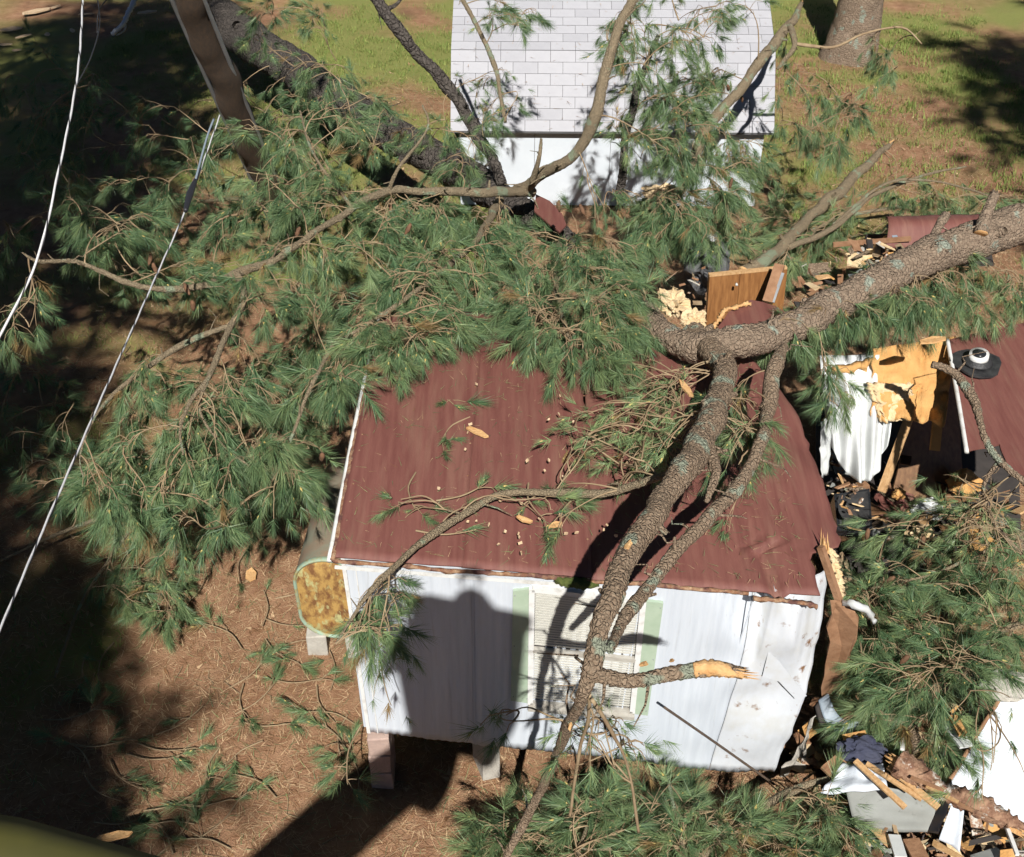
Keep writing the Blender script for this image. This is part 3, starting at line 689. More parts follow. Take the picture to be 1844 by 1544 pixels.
slab('vent_flashing', bt, .02, M['tar'], rh)
tube('vent_collar', [vc, vc+V(0, 0, .03), vc+V(0, 0, .05)], [.15, .125, .11], M['tar'], rh, 18, .02)
tube('vent_pipe', [vc+V(0, 0, .03), vc+V(-.01, -.01, .11)], [.10, .095], M['trimwhite'], rh, 18, .03)
tube('vent_cap', [vc+V(-.01, -.01, .10), vc+V(-.01, -.01, .122)], [.07, .065], M['black'], rh, 16, .01)
# interior behind the hole: insulated ceiling/wall torn open
sheet('insulation_batt', [PZ(1568, 752, 1.75), PZ(1702, 764, 1.8), PZ(1722, 606, 2.3), PZ(1572, 628, 2.3)], 26, 22, .05, M['insul'], rh, lambda u, v: .09*noise.fractal(V(u*3, v*3, 4), 1, 2, 3)-.05*(abs(u-.62) < .03)-.04*(abs(v-.45+.1*u) < .03), lambda u, v: V(.05*noise.noise(V(v*7, 1, 1))*(u < .1), .0, 0)+V(0, -.10*noise.noise(V(u*8, 3, 3)), 0)*(v < .15))
sheet('insulation_fluff', [PZ(1585, 760, 1.7), PZ(1640, 755, 1.72), PZ(1640, 690, 2.0), PZ(1560, 690, 2.05)], 24, 20, .08, M['insul_pale'], rh, lambda u, v: .05+.035*noise.fractal(V(u*9, v*9, 9), 1, 2, 4), lambda u, v: V(.07*noise.noise(V(v*11, 1, 5)), .07*noise.noise(V(u*11, 6, 5)), 0))
sheet('insulation_batt', [PZ(1505, 690, 1.95), PZ(1585, 675, 2.0), PZ(1580, 650, 2.2), PZ(1500, 668, 2.15)], 14, 8, .05, M['insul'], rh, lambda u, v: .06*noise.noise(V(u*4, v*3, 7)), lambda u, v: V(0, .06*noise.noise(V(u*8, 2, 2)), 0))
slab('interior_wall', [PZ(1600, 915, .45), PZ(1735, 890, .55), PZ(1722, 640, 1.75), PZ(1640, 740, 1.4), PZ(1640, 760, 1.3)], .02, M['darkwood'], rh)
slab('wall_outlet', [PZ(1623, 820, .98), PZ(1642, 822, .98), PZ(1639, 838, .93), PZ(1621, 836, .93)], .012, M['black'], rh)
beam('stud', PZ(1588, 885, .85), PZ(1636, 755, 1.62), .09, .045, M['pine'], rh)
beam('stud', PZ(1683, 812, 1.3), PZ(1700, 640, 2.1), .10, .045, M['insul'], rh, V(1, 0, 0))
beam('ceiling_joist', PZ(1600, 672, 1.9), PZ(1720, 655, 1.95), .06, .05, M['pine'], rh)
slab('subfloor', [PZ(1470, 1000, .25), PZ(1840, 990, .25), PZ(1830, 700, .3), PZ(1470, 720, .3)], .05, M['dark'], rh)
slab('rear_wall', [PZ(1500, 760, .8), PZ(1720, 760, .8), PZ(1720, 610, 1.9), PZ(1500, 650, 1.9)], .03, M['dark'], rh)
# hanging plastic vapour sheet
pl = sheet('plastic_sheet', [PZ(1490, 862, 1.15), PZ(1605, 868, 1.15), PZ(1618, 640, 2.2), PZ(1480, 640, 2.25)], 40, 44, .003, M['plastic'], None,
    lambda u, v: (.07*math.sin(u*19+2*v)+.05*math.sin(u*33-3*v))*(.3+.7*(1-v))+.16*math.sin(math.pi*u)*(1-v)+.03*noise.noise(V(u*6, v*5, 2)),
    lambda u, v: V(.10*(u-.5)*(-1 if v < .5 else 1)*abs(v-.5), .30*(abs(u-.5)*2)**2*(1-v)+.05*noise.noise(V(u*5, 2, 1)), .25*(abs(u-.5)*2)**2*(1-v)))
tag(pl, 'white plastic sheet hanging in the torn-open room', 'plastic sheet')
tag(sheet('torn_lining_sheet', [PZ(1478, 860, 1.2), PZ(1492, 856, 1.2), PZ(1500, 745, 1.9), PZ(1478, 760, 1.9)], 6, 14, .006, M['plastic'], None, lambda u, v: .05*noise.noise(V(u*3, v*7, 3))), 'narrow white strip of lining beside the roof edge, left of the plastic sheet', 'lining')
# black television-like case, maroon cushion, white crumpled paper
tv = thing('black_case', PZ(1540, 920, .5), 'glossy black boxy case lying in the wreck below the plastic sheet', 'case')
c0 = [PZ(1508, 955, .62), PZ(1572, 965, .62), PZ(1566, 880, .75), PZ(1502, 890, .75)]
slab('housing', c0, .35, M['black'], tv); slab('screen', [p+V(0, 0, .012)+(sum(c0, V(0, 0, 0))/4-p)*.14 for p in c0], .01, M['tar'], tv)
def lump(name, c, sx, sy, sz, m, seed, label, cat, amp=.35, sub=3, flat=None, fr=1.7, rz=0.):
    import bmesh
    bm = bmesh.new(); bmesh.ops.create_icosphere(bm, subdivisions=sub, radius=1)
    for v in bm.verts:
        k = 1+amp*noise.fractal(v.co*fr+V(seed, 0, 0), 1, 2, 4); f = abs(noise.noise(v.co*fr*1.6+V(0, seed, 2)))
        v.co = v.co*(k-amp*.6*f)
    me = bpy.data.meshes.new(name); bm.to_mesh(me); bm.free(); me.materials.append(M[m])
    R = Matrix.Rotation(rz, 4, 'Z') @ Matrix.Diagonal((sx, sy, sz, 1)); me.transform(R)
    o = link(name, me); o.location = c
    return tag(o, label, cat)
lump('cushion', PZ(1612, 912, .55), .24, .2, .14, 'maroon', 3, 'crumpled maroon cushion beside the black case', 'cushion', .4)
lump('insulation_scrap', PZ(1618, 890, .75), .07, .07, .06, 'insul', 4, 'small orange scrap of foam on the maroon cushion', 'scrap', .5)
lump('crumpled_paper', PZ(1672, 918, .7), .17, .13, .11, 'plastic', 8, 'crumpled white paper in the wreck right of the maroon cushion', 'paper', .6, 3, fr=2.6)
lump('insulation_scrap', PZ(1660, 960, .6), .14, .10, .08, 'insul_pale', 12, 'tan clump of insulation below the crumpled white paper', 'scrap', .5)
lump('insulation_scrap', PZ(1735, 870, .8), .18, .16, .12, 'insul', 15, 'orange clump of insulation under the collapsed maroon roof', 'scrap', .5)
# dark heap between
lump('debris_heap', PZ(1590, 985, .25), .45, .4, .22, 'dark', 21, 'dark heap of rubble right of the torn roof corner', 'rubble', .5, 4, fr=3)
lump('debris_heap', PZ(1500, 1330, .1), .45, .35, .18, 'oldwood', 24, 'brown heap of broken boards below the torn white wall', 'rubble', .6, 4, fr=4)
# cabinet panel behind the fork
cb = thing('cabinet_panel', PZ(1340, 590, 2.2), 'brown wooden cabinet panel standing upright behind the fork of the trunk', 'cabinet')
ct = [PZ(1278, 500, 3.05), PZ(1418, 486, 3.05)]; ex = (ct[1]-ct[0]).normalized(); ey = V(-ex.y, ex.x, 0)
def cbx(u, z, d=0.): return ct[0]+(ct[1]-ct[0])*u+V(0, 0, z)+ey*d-ey*.12*(-z)
slab('panel', [cbx(0, 0), cbx(.385, 0), cbx(.385, -.95), cbx(0, -.95)], .05, M['oak'], cb)
slab('panel', [cbx(.39, 0), cbx(1, 0), cbx(1, -.95), cbx(.39, -.95)], .05, M['oak'], cb)
beam('top_edge', cbx(0, .012, .03), cbx(1, .012, .03), .05, .022, M['pine'], cb)
beam('stud', PZ(1382, 545, 2.95), PZ(1404, 478, 3.2), .10, .06, [M['oldwood']][0], cb)
beam('metal_strip', PZ(1392, 545, 2.97), PZ(1410, 492, 3.17), .03, .012, M['greymetal'], cb)
tube('knob', [PZ(1326, 511, 3.02), PZ(1326, 511, 3.02)+V(0, -.03, .0)], [.012, .014], M['trimwhite'], cb, 8, .01)
rf = thing('torn_roof_piece', PZ(1350, 580, 2.9), 'small torn maroon roof piece in front of the cabinet panel', 'roof fragment')
slab('sheet_metal', jagged([PZ(a, b, 3.0) for a, b in ((1290, 592), (1312, 562), (1352, 540), (1385, 548), (1412, 560), (1420, 600), (1350, 640))], .012, 3), .015, M['maroon'], rf)
tube('splintered_edge', [PZ(1286, 592, 3.02), PZ(1306, 562, 3.03), PZ(1330, 552, 3.03), PZ(1348, 546, 3.03)], [.02, .03, .025, .03], M['break'], rf, 6, .02, .03, 20)
# far wreck beyond the trunk
fw = thing('torn_wall_section', PZ(1640, 440, .8), 'torn far wall section with curled maroon sheet and yellow insulation above the trunk', 'wrecked wall')
sheet('curled_sheet', [PZ(1595, 445, 1.7), PZ(1800, 450, 1.6), PZ(1760, 395, 1.75), PZ(1590, 400, 1.8)], 20, 12, .012, M['maroon'], fw, lambda u, v: .18*math.sin(v*2.6)*1+.02*noise.noise(V(u*5, v*3, 1)))
sheet('insulation_batt', [PZ(1548, 470, 1.3), PZ(1588, 474, 1.3), PZ(1584, 432, 1.5), PZ(1562, 428, 1.5)], 8, 8, .08, M['insul_pale'], fw, lambda u, v: .08*noise.noise(V(u*4, v*4, 3)))
sheet('insulation_batt', [PZ(1604, 472, 1.45), PZ(1640, 470, 1.45), PZ(1628, 426, 1.7), PZ(1594, 424, 1.7)], 8, 8, .08, M['insul'], fw, lambda u, v: .06*noise.noise(V(u*4, v*4, 8)))
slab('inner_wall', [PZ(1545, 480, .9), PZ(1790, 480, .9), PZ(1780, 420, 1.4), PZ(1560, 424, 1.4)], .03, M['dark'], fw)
beam('rail', PZ(1500, 441, 1.7), PZ(1640, 430, 1.8), .05, .05, M['oldwood'], fw)
beam('metal_strip', PZ(1600, 405, 1.85), PZ(1612, 428, 1.8), .07, .015, M['steelblue'], fw)
# rubble around the fork
lump('insulation_scrap', PZ(1212, 545, 2.9), .14, .2, .10, 'insul_pale', 31, 'tan torn insulation left of the cabinet panel', 'scrap', .6, 4, fr=2.5)
lump('insulation_scrap', PZ(1250, 575, 2.95), .12, .10, .08, 'insul_pale', 33, 'yellow foam scrap at the foot of the cabinet panel', 'scrap', .5, 4, fr=2)
lump('rubbish_bag', PZ(1275, 470, 1.2), .33, .45, .35, 'felt', 35, 'dark grey rubbish bag half hidden by needles above the cabinet panel', 'bag', .3, 4)
lump('paper_scrap', PZ(1283, 425, 1.6), .10, .1, .06, 'plastic', 36, 'white scrap on the dark grey bag', 'scrap', .5)
lump('insulation_scrap', PZ(1192, 350, .9), .28, .16, .14, 'insul_pale', 38, 'tan torn clump at the foot of the shed wall', 'scrap', .6, 4, fr=3)
rz_ = thing('loose_maroon_sheet', PZ(1000, 390, 2.2), 'rounded maroon sheet corner poking out below the shed wall', 'roof fragment')
slab('sheet_metal', [PZ(a, b, 2.6) for a, b in ((965, 350), (990, 362), (1012, 385), (1020, 405), (1008, 418), (985, 400), (962, 380))], .02, M['maroon'], rz_)
# white wall of the right half lying tilted
rw = thing('fallen_white_wall', PZ(1800, 1350, 0), 'large white wall sheet leaning at the lower right edge', 'wall panel')
sheet('siding_sheet', [PZ(1690, 1445, .35), PZ(1900, 1500, .25), PZ(1960, 1230, 1.0), PZ(1822, 1226, 1.0)], 50, 30, .02, M['white'], rw, lambda u, v: .003*math.sin(u*90)+.03*noise.noise(V(u*3, v*3, 4)))
tube('edge_trim', [PZ(1690, 1445, .36), PZ(1755, 1330, .7), PZ(1822, 1226, 1.02)], [.02]*3, M['oldwood'], rw, 6, .05, .01, 20)
lump('grey_tarp', PZ(1815, 1235, 1.1), .2, .14, .12, 'concrete', 41, 'grey crumpled lining on top of the leaning white wall sheet', 'tarp', .4)
# lower right rubble
cs = thing('crumpled_siding', PZ(1600, 1420, .3), 'crumpled white siding panel with a fold coloured shade-grey under the broken log', 'siding')
sheet('upper_fold', [PZ(1478, 1428, .75), PZ(1600, 1425, .85), PZ(1590, 1375, .95), PZ(1520, 1372, .8)], 20, 12, .01, M['white'], cs, lambda u, v: .06*noise.noise(V(u*3, v*3, 11)))
sheet('lower_fold', [PZ(1540, 1495, .35), PZ(1690, 1502, .35), PZ(1720, 1440, .62), PZ(1524, 1425, .78)], 24, 14, .01, M['shadedsiding'], cs, lambda u, v: .05*noise.noise(V(u*2, v*3, 14))-.06*v)  # shade on this fold is carried by its grey colour
sheet('small_fold', [PZ(1690, 1510, .5), PZ(1728, 1535, .45), PZ(1738, 1440, .8), PZ(1712, 1450, .75)], 8, 14, .01, M['white'], cs, lambda u, v: .10*(abs(u-.6)-.3))
for a, b, w_ in (((1540, 1370), (1630, 1455), .05), ((1560, 1375), (1660, 1440), .04), ((1600, 1380), (1690, 1455), .06)):
    beam('batten', PZ(*a, .98), PZ(*b, .92), w_, .02, M['pine'], cs)
lg = thing('broken_log', PZ(1700, 1420, .9), 'broken reddish-brown log with peeled white patches at the lower right', 'log')
M['peel'] = mat('peeled_log', (.20, .10, .06), .85, (.40, .24, .15), 12, 10, .4, .6, bump=1., bsc=40, col3=(.62, .57, .50), sc3=9, lo3=.55, hi3=.60)
tube('stem', [PZ(1618, 1375, 1.0), PZ(1690, 1420, 1.0), PZ(1760, 1450, 1.0), PZ(1835, 1490, .95)], [.10, .11, .085, .05], [M['peel'], M['break']], lg, 22, .02, .035, 11, .12, .6)
splinters(lg, PZ(1830, 1487, .95), (PZ(1835, 1490, .95)-PZ(1760, 1450, 1.0)).normalized(), .06, 14, .2)
splinters(lg, PZ(1622, 1378, 1.0), (PZ(1618, 1375, 1.0)-PZ(1690, 1420, 1.0)).normalized(), .09, 14, .14)
for k in range(5): beam('split_strip', PZ(1640+k*28, 1400+k*16, 1.08), PZ(1700+k*26, 1428+k*15+random.uniform(-8, 8), 1.1), .03, .012, M[random.choice(('pine', 'oldwood', 'peel'))], lg)
tr = thing('curved_metal_trim', PZ(1510, 1290, .7), 'curved blue-grey metal trim at the foot of the torn wall', 'trim')
sheet('band', [PZ(1474, 1262, .95), PZ(1530, 1325, .7), PZ(1550, 1300, .75), PZ(1492, 1250, 1.0)], 16, 6, .03, M['steelblue'], tr, lambda u, v: .0, lambda u, v: V(-.06, -.10, 0)*math.sin(u*math.pi))
sheet('liner', [PZ(1470, 1272, .92), PZ(1524, 1338, .66), PZ(1530, 1327, .68), PZ(1476, 1264, .93)], 16, 3, .04, M['dark'], tr, None, lambda u, v: V(-.06, -.10, 0)*math.sin(u*math.pi))
lump('navy_cloth', PZ(1553, 1352, .9), .19, .13, .09, 'navy', 44, 'dark navy cloth bundled above the crumpled siding', 'cloth', .4, 4, fr=1.6)
for i, (a, b, z, w_, m_, lb) in enumerate([
    ((1445, 1325), (1475, 1300), .5, .12, 'insul', 'ochre board scrap at the lower corner of the white wall'),
    ((1490, 1395), (1545, 1350), .7, .16, 'oldwood', 'brown board scrap left of the navy cloth'),
    ((1518, 1330), (1560, 1322), .85, .06, 'insul', 'thin yellow lath above the navy cloth'),
    ((1640, 1300), (1690, 1312), .7, .14, 'oldwood', 'brown plank end among needles above the broken log'),
    ((1705, 1300), (1740, 1345), .85, .12, 'plastic', 'white broken strip beside the leaning wall sheet'),
    ((1715, 1290), (1735, 1325), .95, .08, 'insul', 'yellow splinter beside the white broken strip'),
    ((1622, 1320), (1625, 1350), .8, .035, 'trimwhite', 'short white rod upright among the lower right needles'),
    ((1800, 1455), (1832, 1540), .9, .03, 'trimwhite', 'long white rod at the lower right corner'),
    ((1610, 1505), (1622, 1544), .4, .1, 'plastic', 'white torn strip under the grey siding fold'),
    ((1640, 1512), (1665, 1560), .4, .14, 'oldwood', 'brown post stump below the grey siding fold'),
    ((1540, 1520), (1500, 1560), .5, .08, 'oldwood', 'brown stick at the bottom below the crumpled siding'),
    ((1560, 480), (1530, 455), 1.4, .16, 'insul_pale', 'pale torn board left of the far wall section')]):
    tag(beam('board_scrap', PZ(*a, z), PZ(*b, z+.05), w_, .025, M[m_]), lb, 'scrap')

# ------------------------------------------------------------------ utility pole, cables
po = thing('utility_pole', PZ(520, 420, 0), 'leaning weathered wooden utility pole at the upper left', 'utility pole')
pA, pB = PZ(524, 432, .0), PZ(330, -30, 5.2)
tube('pole', [pA, (pA+pB)/2, pB], [.20, .185, .17], M['polewood'], po, 20, .15, .004, 12, 0, .06)
sd = (pB-pA).normalized()
for dx, r_ in ((-.19, .03), (.185, .025)):
    tube('conduit', [pA+V(dx, -.06, 0), pB+V(dx*.92, -.06, 0)], [r_, r_], M['greymetal'], po, 8, .4)
def cable(name, pts, r, label, strands=2, pitch=.45):
    Pt = [PZ(*p) for p in pts]; Q, _ = catmull(Pt, [1]*len(Pt), .03)
    root = thing(name, Q[0], label, 'cable')
    L_ = 0; acc = [[] for _ in range(strands)]; rs = [r, r*.38]
    for i, p in enumerate(Q):
        d = (Q[min(i+1, len(Q)-1)]-Q[max(i-1, 0)]).normalized(); s = d.cross(V(0, 0, 1)).normalized(); t = s.cross(d)
        if i: L_ += (Q[i]-Q[i-1]).length
        for k in range(strands):
            a = 2*math.pi*(L_/pitch+k/strands); acc[k].append(p+(s*math.cos(a)+t*math.sin(a))*(r*.25 if k == 0 else r*1.1))
    for k in range(strands):
        vs = []; fs = []; seg = 6
        for i, p in enumerate(acc[k]):
            d = (acc[k][min(i+1, len(Q)-1)]-acc[k][max(i-1, 0)]).normalized(); s = d.cross(V(0, 0, 1)).normalized(); t = s.cross(d)
            vs += [p+(s*math.cos(j*6.283/seg)+t*math.sin(j*6.283/seg))*rs[k] for j in range(seg)]
        fs = [(i*seg+j, i*seg+(j+1) % seg, (i+1)*seg+(j+1) % seg, (i+1)*seg+j) for i in range(len(Q)-1) for j in range(seg)]
        mesh('strand', vs, fs, M['cablelight'] if k != 1 else M['cableblack'], root, True)
    return root
cable('power_cable', [(150, -20, 6.2), (140, 130, 6.1), (105, 310, 5.9), (62, 480, 5.6), (-20, 640, 5.3)], .0075, 'twisted white cable along the left edge from the top to the broken twig')
cable('power_cable', [(396, 208, 4.2), (335, 375, 4.1), (280, 500, 4.1), (170, 745, 4.3), (75, 960, 4.4), (-20, 1180, 4.5)], .0075, 'long twisted grey cable from the leaning pole down to the lower left')
cl = thing('cable_clamp', PZ(340, 345, 4.15), 'dark cable splice clamp hanging below the leaning pole', 'clamp')
tube('clamp_body', [PZ(352, 325, 4.16), PZ(342, 350, 4.14), PZ(334, 380, 4.13)], [.02, .035, .02], M['cableblack'], cl, 8, .03)
tube('clamp_tail', [PZ(352, 325, 4.16), PZ(372, 250, 4.2), PZ(385, 215, 4.2)], [.012, .01, .012], M['steelblue'], cl, 6, .05)
tag(tube('loose_wire', [PZ(175, 60, 4.), PZ(178, 20, 4.2), PZ(200, -10, 4.5)], [.008]*3, M['cableblack'], None, 6, .05), 'thin black wire dangling right of the white cable', 'wire')
lw = tag(tube('loose_wire', [PZ(140, 150, 5.2), PZ(165, 100, 5.), PZ(180, 40, 5.), PZ(172, -20, 5.2)], [.007]*4, M['cableblack'], None, 6, .05), 'black wire looping off the white cable at the top left', 'wire')
hook = thing('snapped_hardware', PZ(225, 40, 1.2), 'twisted pale steel hardware with a loop on the ground at the top left', 'hardware')
tube('rod', [PZ(205, 62, 1.), PZ(222, 40, 1.1), PZ(240, 5, 1.3), PZ(246, -10, 1.4)], [.05, .05, .06, .06], M['cablelight'], hook, 8, .03, .02, 14)
tube('loop', [PZ(205, 62, 1.), PZ(212, 52, 1.), PZ(225, 42, 1.), PZ(224, 55, 1.), PZ(210, 64, 1.)], [.018]*5, M['greymetal'], hook, 6, .03)

# ------------------------------------------------------------------ fence at the top right
fe = thing('board_fence', V(9, 29.2, 0), 'grey board fence at the top right corner', 'fence')
fm = None
for k in range(48):
    h_ = 1.75
    o = mesh('board', [V(x, y, z) for y in (0, .025) for x, z in ((0, .03), (.148, .03), (.148, h_), (.074, h_+.05), (0, h_))], [(0, 1, 2, 3, 4), (9, 8, 7, 6, 5)]+[(i, 5+i, 5+(i+1) % 5, (i+1) % 5) for i in range(5)], M['fence']) if fm is None else None
    if fm is None: fm = o.data
    else: o = bpy.data.objects.new('board', fm); C.objects.link(o)
    o.parent = fe; o.location = V(-5+k*.158, random.gauss(0, .006)-.18*k/48, random.gauss(0, .01))
beam('rail', V(4, 29.26, .5), V(11.6, 29.10, .5), .05, .09, M['fence'], fe)
beam('rail', V(4, 29.26, 1.4), V(11.6, 29.10, 1.4), .05, .09, M['fence'], fe)

# ------------------------------------------------------------------ fallen pine: right trunk, fork and limbs over the roof
T1 = thing('fallen_pine_tree', PZ(1310, 640, 3.0), 'big fallen pine with thick scaly trunk lying across the mobile home from the right', 'pine tree')
n1 = []
n1 += limb(T1, [(1960, 372, 3.2, 116), (1830, 408, 3.15, 106), (1700, 452, 3.1, 98), (1560, 518, 3.1, 88), (1440, 580, 3.1, 84), (1340, 618, 3.1, 86), (1262, 632, 3.05, 80)], 'bark_trunk', 'trunk', 64, .02, .018, 15, wob=.15)
n1 += limb(T1, [(1300, 625, 3.1, 86), (1240, 625, 3.05, 84), (1195, 598, 2.95, 70), (1150, 560, 2.85, 62), (1090, 515, 2.7, 56)], 'bark_trunk', 'limb', 48, .02, .016, 18)
n1 += limb(T1, [(1250, 600, 3.0, 70), (1300, 662, 3.25, 58), (1288, 735, 3.55, 62), (1255, 815, 3.8, 66), (1190, 905, 4.05, 62), (1135, 985, 4.2, 58), (1100, 1080, 4.25, 50), (1075, 1180, 4.15, 52), (1062, 1222, 4.05, 46)], 'bark', 'limb', 44, .014, .010, 24)
n1 += limb(T1, [(1058, 1215, 4.05, 44), (1130, 1222, 4.05, 40), (1210, 1212, 4.05, 36), (1290, 1210, 4.05, 34), (1322, 1213, 4.05, 26)], 'bark', 'limb', 32, .012, .008, 28, jag=.1)
limb(T1, [(1250, 1207, 4.07, 27), (1280, 1208, 4.07, 29), (1305, 1212, 4.06, 24), (1326, 1217, 4.05, 12)], 'break', 'torn_wood', 14, .012, .012, 20, jag=.06, wob=.5)
lowl = limb(T1, [(1062, 1218, 4.05, 42), (1040, 1268, 3.8, 30), (1012, 1340, 2.9, 25), (975, 1420, 1.8, 22), (935, 1500, 1.1, 21), (895, 1580, .7, 19)], 'bark', 'limb', 24, .014, .006, 30)
n1 += limb(T1, [(1412, 622, 3.55, 18), (1396, 665, 3.55, 40), (1380, 735, 3.5, 36)], 'bark', 'limb', 28, .014, .008, 26)
n1 += limb(T1, [(1385, 725, 3.5, 30), (1362, 825, 3.55, 36), (1310, 895, 3.6, 36), (1250, 962, 3.65, 36), (1180, 1040, 3.7, 34), (1130, 1110, 3.75, 32), (1098, 1168, 3.95, 26)], 'bark', 'limb', 28, .014, .008, 26)
thin = limb(T1, [(1215, 850, 3.55, 24), (1150, 872, 3.35, 28), (1085, 890, 3.2, 26), (1000, 884, 3.15, 26), (900, 892, 3.12, 24), (830, 925, 3.1, 24), (760, 975, 3.12, 22), (700, 1030, 3.15, 20), (660, 1075, 3.1, 16), (632, 1118, 3.0, 10), (605, 1160, 2.9, 7)], 'bark_young', 'limb', 16, .02, .006, 34)
n1 += thin
stub = limb(T1, [(1275, 790, 3.7, 40), (1290, 850, 3.75, 24), (1272, 905, 3.7, 12)], 'bark', 'limb', 20, .02, .008, 26)
limb(T1, [(1650, 470, 3.1, 34), (1680, 430, 3.2, 26), (1705, 388, 3.3, 22), (1788, 362, 3.4, 18)][:3], 'bark_trunk', 'limb', 20, .02, .008, 22, jag=.04)
limb(T1, [(1770, 420, 3.3, 36), (1782, 380, 3.45, 30), (1790, 352, 3.55, 26)], 'bark_trunk', 'limb', 20, .02, .01, 20, jag=.05)
upr = limb(T1, [(1340, 490, 2.0, 40), (1390, 462, 2.0, 40), (1450, 400, 2.0, 36), (1520, 335, 2.05, 30), (1580, 280, 2.1, 22), (1603, 258, 2.1, 14)], 'bark_young', 'limb', 24, .02, .008, 24, jag=.10)
upr += limb(T1, [(1420, 445, 2.0, 22), (1500, 410, 2.0, 16), (1570, 355, 2.05, 14), (1650, 320, 2.1, 9), (1740, 300, 2.1, 5)], 'bark_young', 'limb', 12, .03, .005, 30)
upr += limb(T1, [(1500, 405, 2.0, 10), (1600, 330, 2.2, 9), (1700, 330, 2.2, 7), (1800, 360, 2.2, 5)], 'bark_young', 'limb', 10, .03, .003, 30)
rb = limb(T1, [(1680, 658, 2.9, 22), (1722, 672, 2.85, 24), (1752, 715, 2.8, 22), (1775, 790, 2.7, 18), (1805, 835, 2.6, 16), (1860, 880, 2.5, 14)], 'bark', 'limb', 18, .015, .010, 24)
rb += limb(T1, [(1800, 830, 2.6, 13), (1770, 880, 2.3, 11), (1790, 940, 2.0, 10), (1840, 1000, 1.8, 9)], 'bark', 'limb', 12, .03, .004, 30)
def scar(px, py, z, l, wd, ang):
    p = PZ(px, py, z); ti = (CAM-p).normalized(); a = RT*math.cos(ang)+UP*math.sin(ang); b = ti.cross(a).normalized(); vs = [p+ti*.012]; n = 12
    for k in range(n): t = k*2*math.pi/n; q = 1+random.uniform(-.25, .25); vs.append(p+a*(l/2*math.cos(t)*q)+b*(wd/2*math.sin(t)*q)-ti*.02)
    mesh('peeled_scar', vs, [(0, 1+k, 1+(k+1) % n) for k in range(n)], M['break'], T1)
scar(1131, 984, 4.28, .09, .035, 1.2); scar(1030, 1296, 3.55, .14, .03, 1.3); scar(1160, 1196, 4.13, .05, .03, .2); scar(1210, 1190, 4.1, .03, .02, .2)
f1 = Foliage()
# foliage round the fork and right-centre
f1.fill([(1395, 590), (1480, 545), (1600, 520), (1690, 530), (1690, 550), (1620, 560), (1560, 570), (1480, 600), (1420, 620)], (2.5, 3.2), 38, n1+rb, (6, 9), .6, 1.0, .22, maxl=.7)
f1.fill([(1560, 490), (1690, 470), (1844, 480), (1860, 560), (1780, 555), (1640, 540)], (2.2, 2.9), 34, n1, (5, 9), .6, 1.0, .25, maxl=.7)
f1.fill([(1440, 640), (1520, 650), (1505, 720), (1490, 740), (1450, 690)], (2.3, 2.8), 5, n1, (4, 7), .7, .95, .25, maxl=.6)
f1.fill([(1300, 690), (1400, 740), (1412, 790), (1370, 870), (1320, 880), (1290, 800)], (3.2, 3.5), 12, n1, (4, 7), .6, .95, .25, maxl=.6)
f1.fill([(1330, 860), (1360, 860), (1350, 930), (1300, 950)], (2.95, 3.2), 2, n1, (3, 5), .6, .85, .25, maxl=.5)
f1.fill([(1010, 740), (1180, 690), (1250, 700), (1230, 800), (1130, 850), (1040, 830)], (3.05, 3.35), 44, n1, (1, 4), .4, .9, .45, True, .6)
f1.fill([(1100, 640), (1230, 660), (1240, 740), (1130, 700)], (2.98, 3.2), 16, n1, (2, 4), .4, .9, .35, True, .6)
f1.fill([(930, 880), (1030, 850), (1040, 930), (960, 950)], (2.98, 3.1), 5, thin, (1, 3), .3, .9, .3, False, .35)
f1.fill([(690, 900), (850, 880), (880, 920), (760, 960)], (2.98, 3.1), 4, thin, (1, 3), .3, .9, .3, False, .35)
f1.fill([(650, 1060), (700, 1050), (760, 1090), (745, 1130), (690, 1160), (645, 1130)], (2.65, 2.95), 9, thin[-14:], (5, 8), .9, 1.0, .25, False, .4)
f1.fill([(635, 1150), (740, 1160), (720, 1280), (660, 1260)], (1.8, 2.5), 5, thin[-6:], (1, 2), .9, .8, .3, True, .5)
# needles on the low hanging limb
for a, b in (((1060, 1250), (1045, 1350)), ((1065, 1260), (1130, 1380))): n1 += limb(T1, [(*a, 3.95, 9), ((a[0]+b[0])/2+6, (a[1]+b[1])/2, 3.6, 8), (*b, 3.2, 7), (b[0]+(20 if b[0] > 1100 else -20), b[1]+120, 2.5, 7)], 'twig', 'limb', 8, .05, .002, 30)
f1.fill([(1010, 1290), (1140, 1290), (1160, 1360), (1060, 1400), (980, 1360)], (2.8, 3.4), 12, n1[-30:], (2, 4), .8, .85, .3, True, .5)
f1.fill([(870, 1280), (960, 1290), (950, 1350), (870, 1330)], (3.0, 3.4), 3, lowl, (1, 3), .8, .85, .1, True, .7)
# upper right boughs
f1.fill([(1400, 420), (1500, 380), (1600, 400), (1560, 440), (1480, 470), (1420, 520), (1380, 500)], (1.2, 2.0), 20, upr, (4, 8), .5, 1., .35, maxl=.7)
f1.fill([(1580, 330), (1720, 310), (1844, 360), (1800, 390), (1640, 390)], (1.0, 1.8), 20, upr, (4, 8), .5, 1., .35, maxl=.8)
# bare twiggy right bough
f1.fill([(1690, 850), (1844, 860), (1844, 1000), (1760, 1040), (1690, 960)], (1.6, 2.5), 44, rb, (0, 2), .4, .9, .4, True, .6)
f1.fill([(1150, 760), (1240, 780), (1200, 860), (1100, 880)], (3.0, 3.2), 14, n1, (2, 4), .4, .85, .35, True, .6)
f1.fill([(1560, 900), (1700, 880), (1844, 900), (1844, 1010), (1600, 1010)], (1.0, 1.6), 20, rb, (2, 5), .5, .95, .3, False, .7)
f1.build(T1)

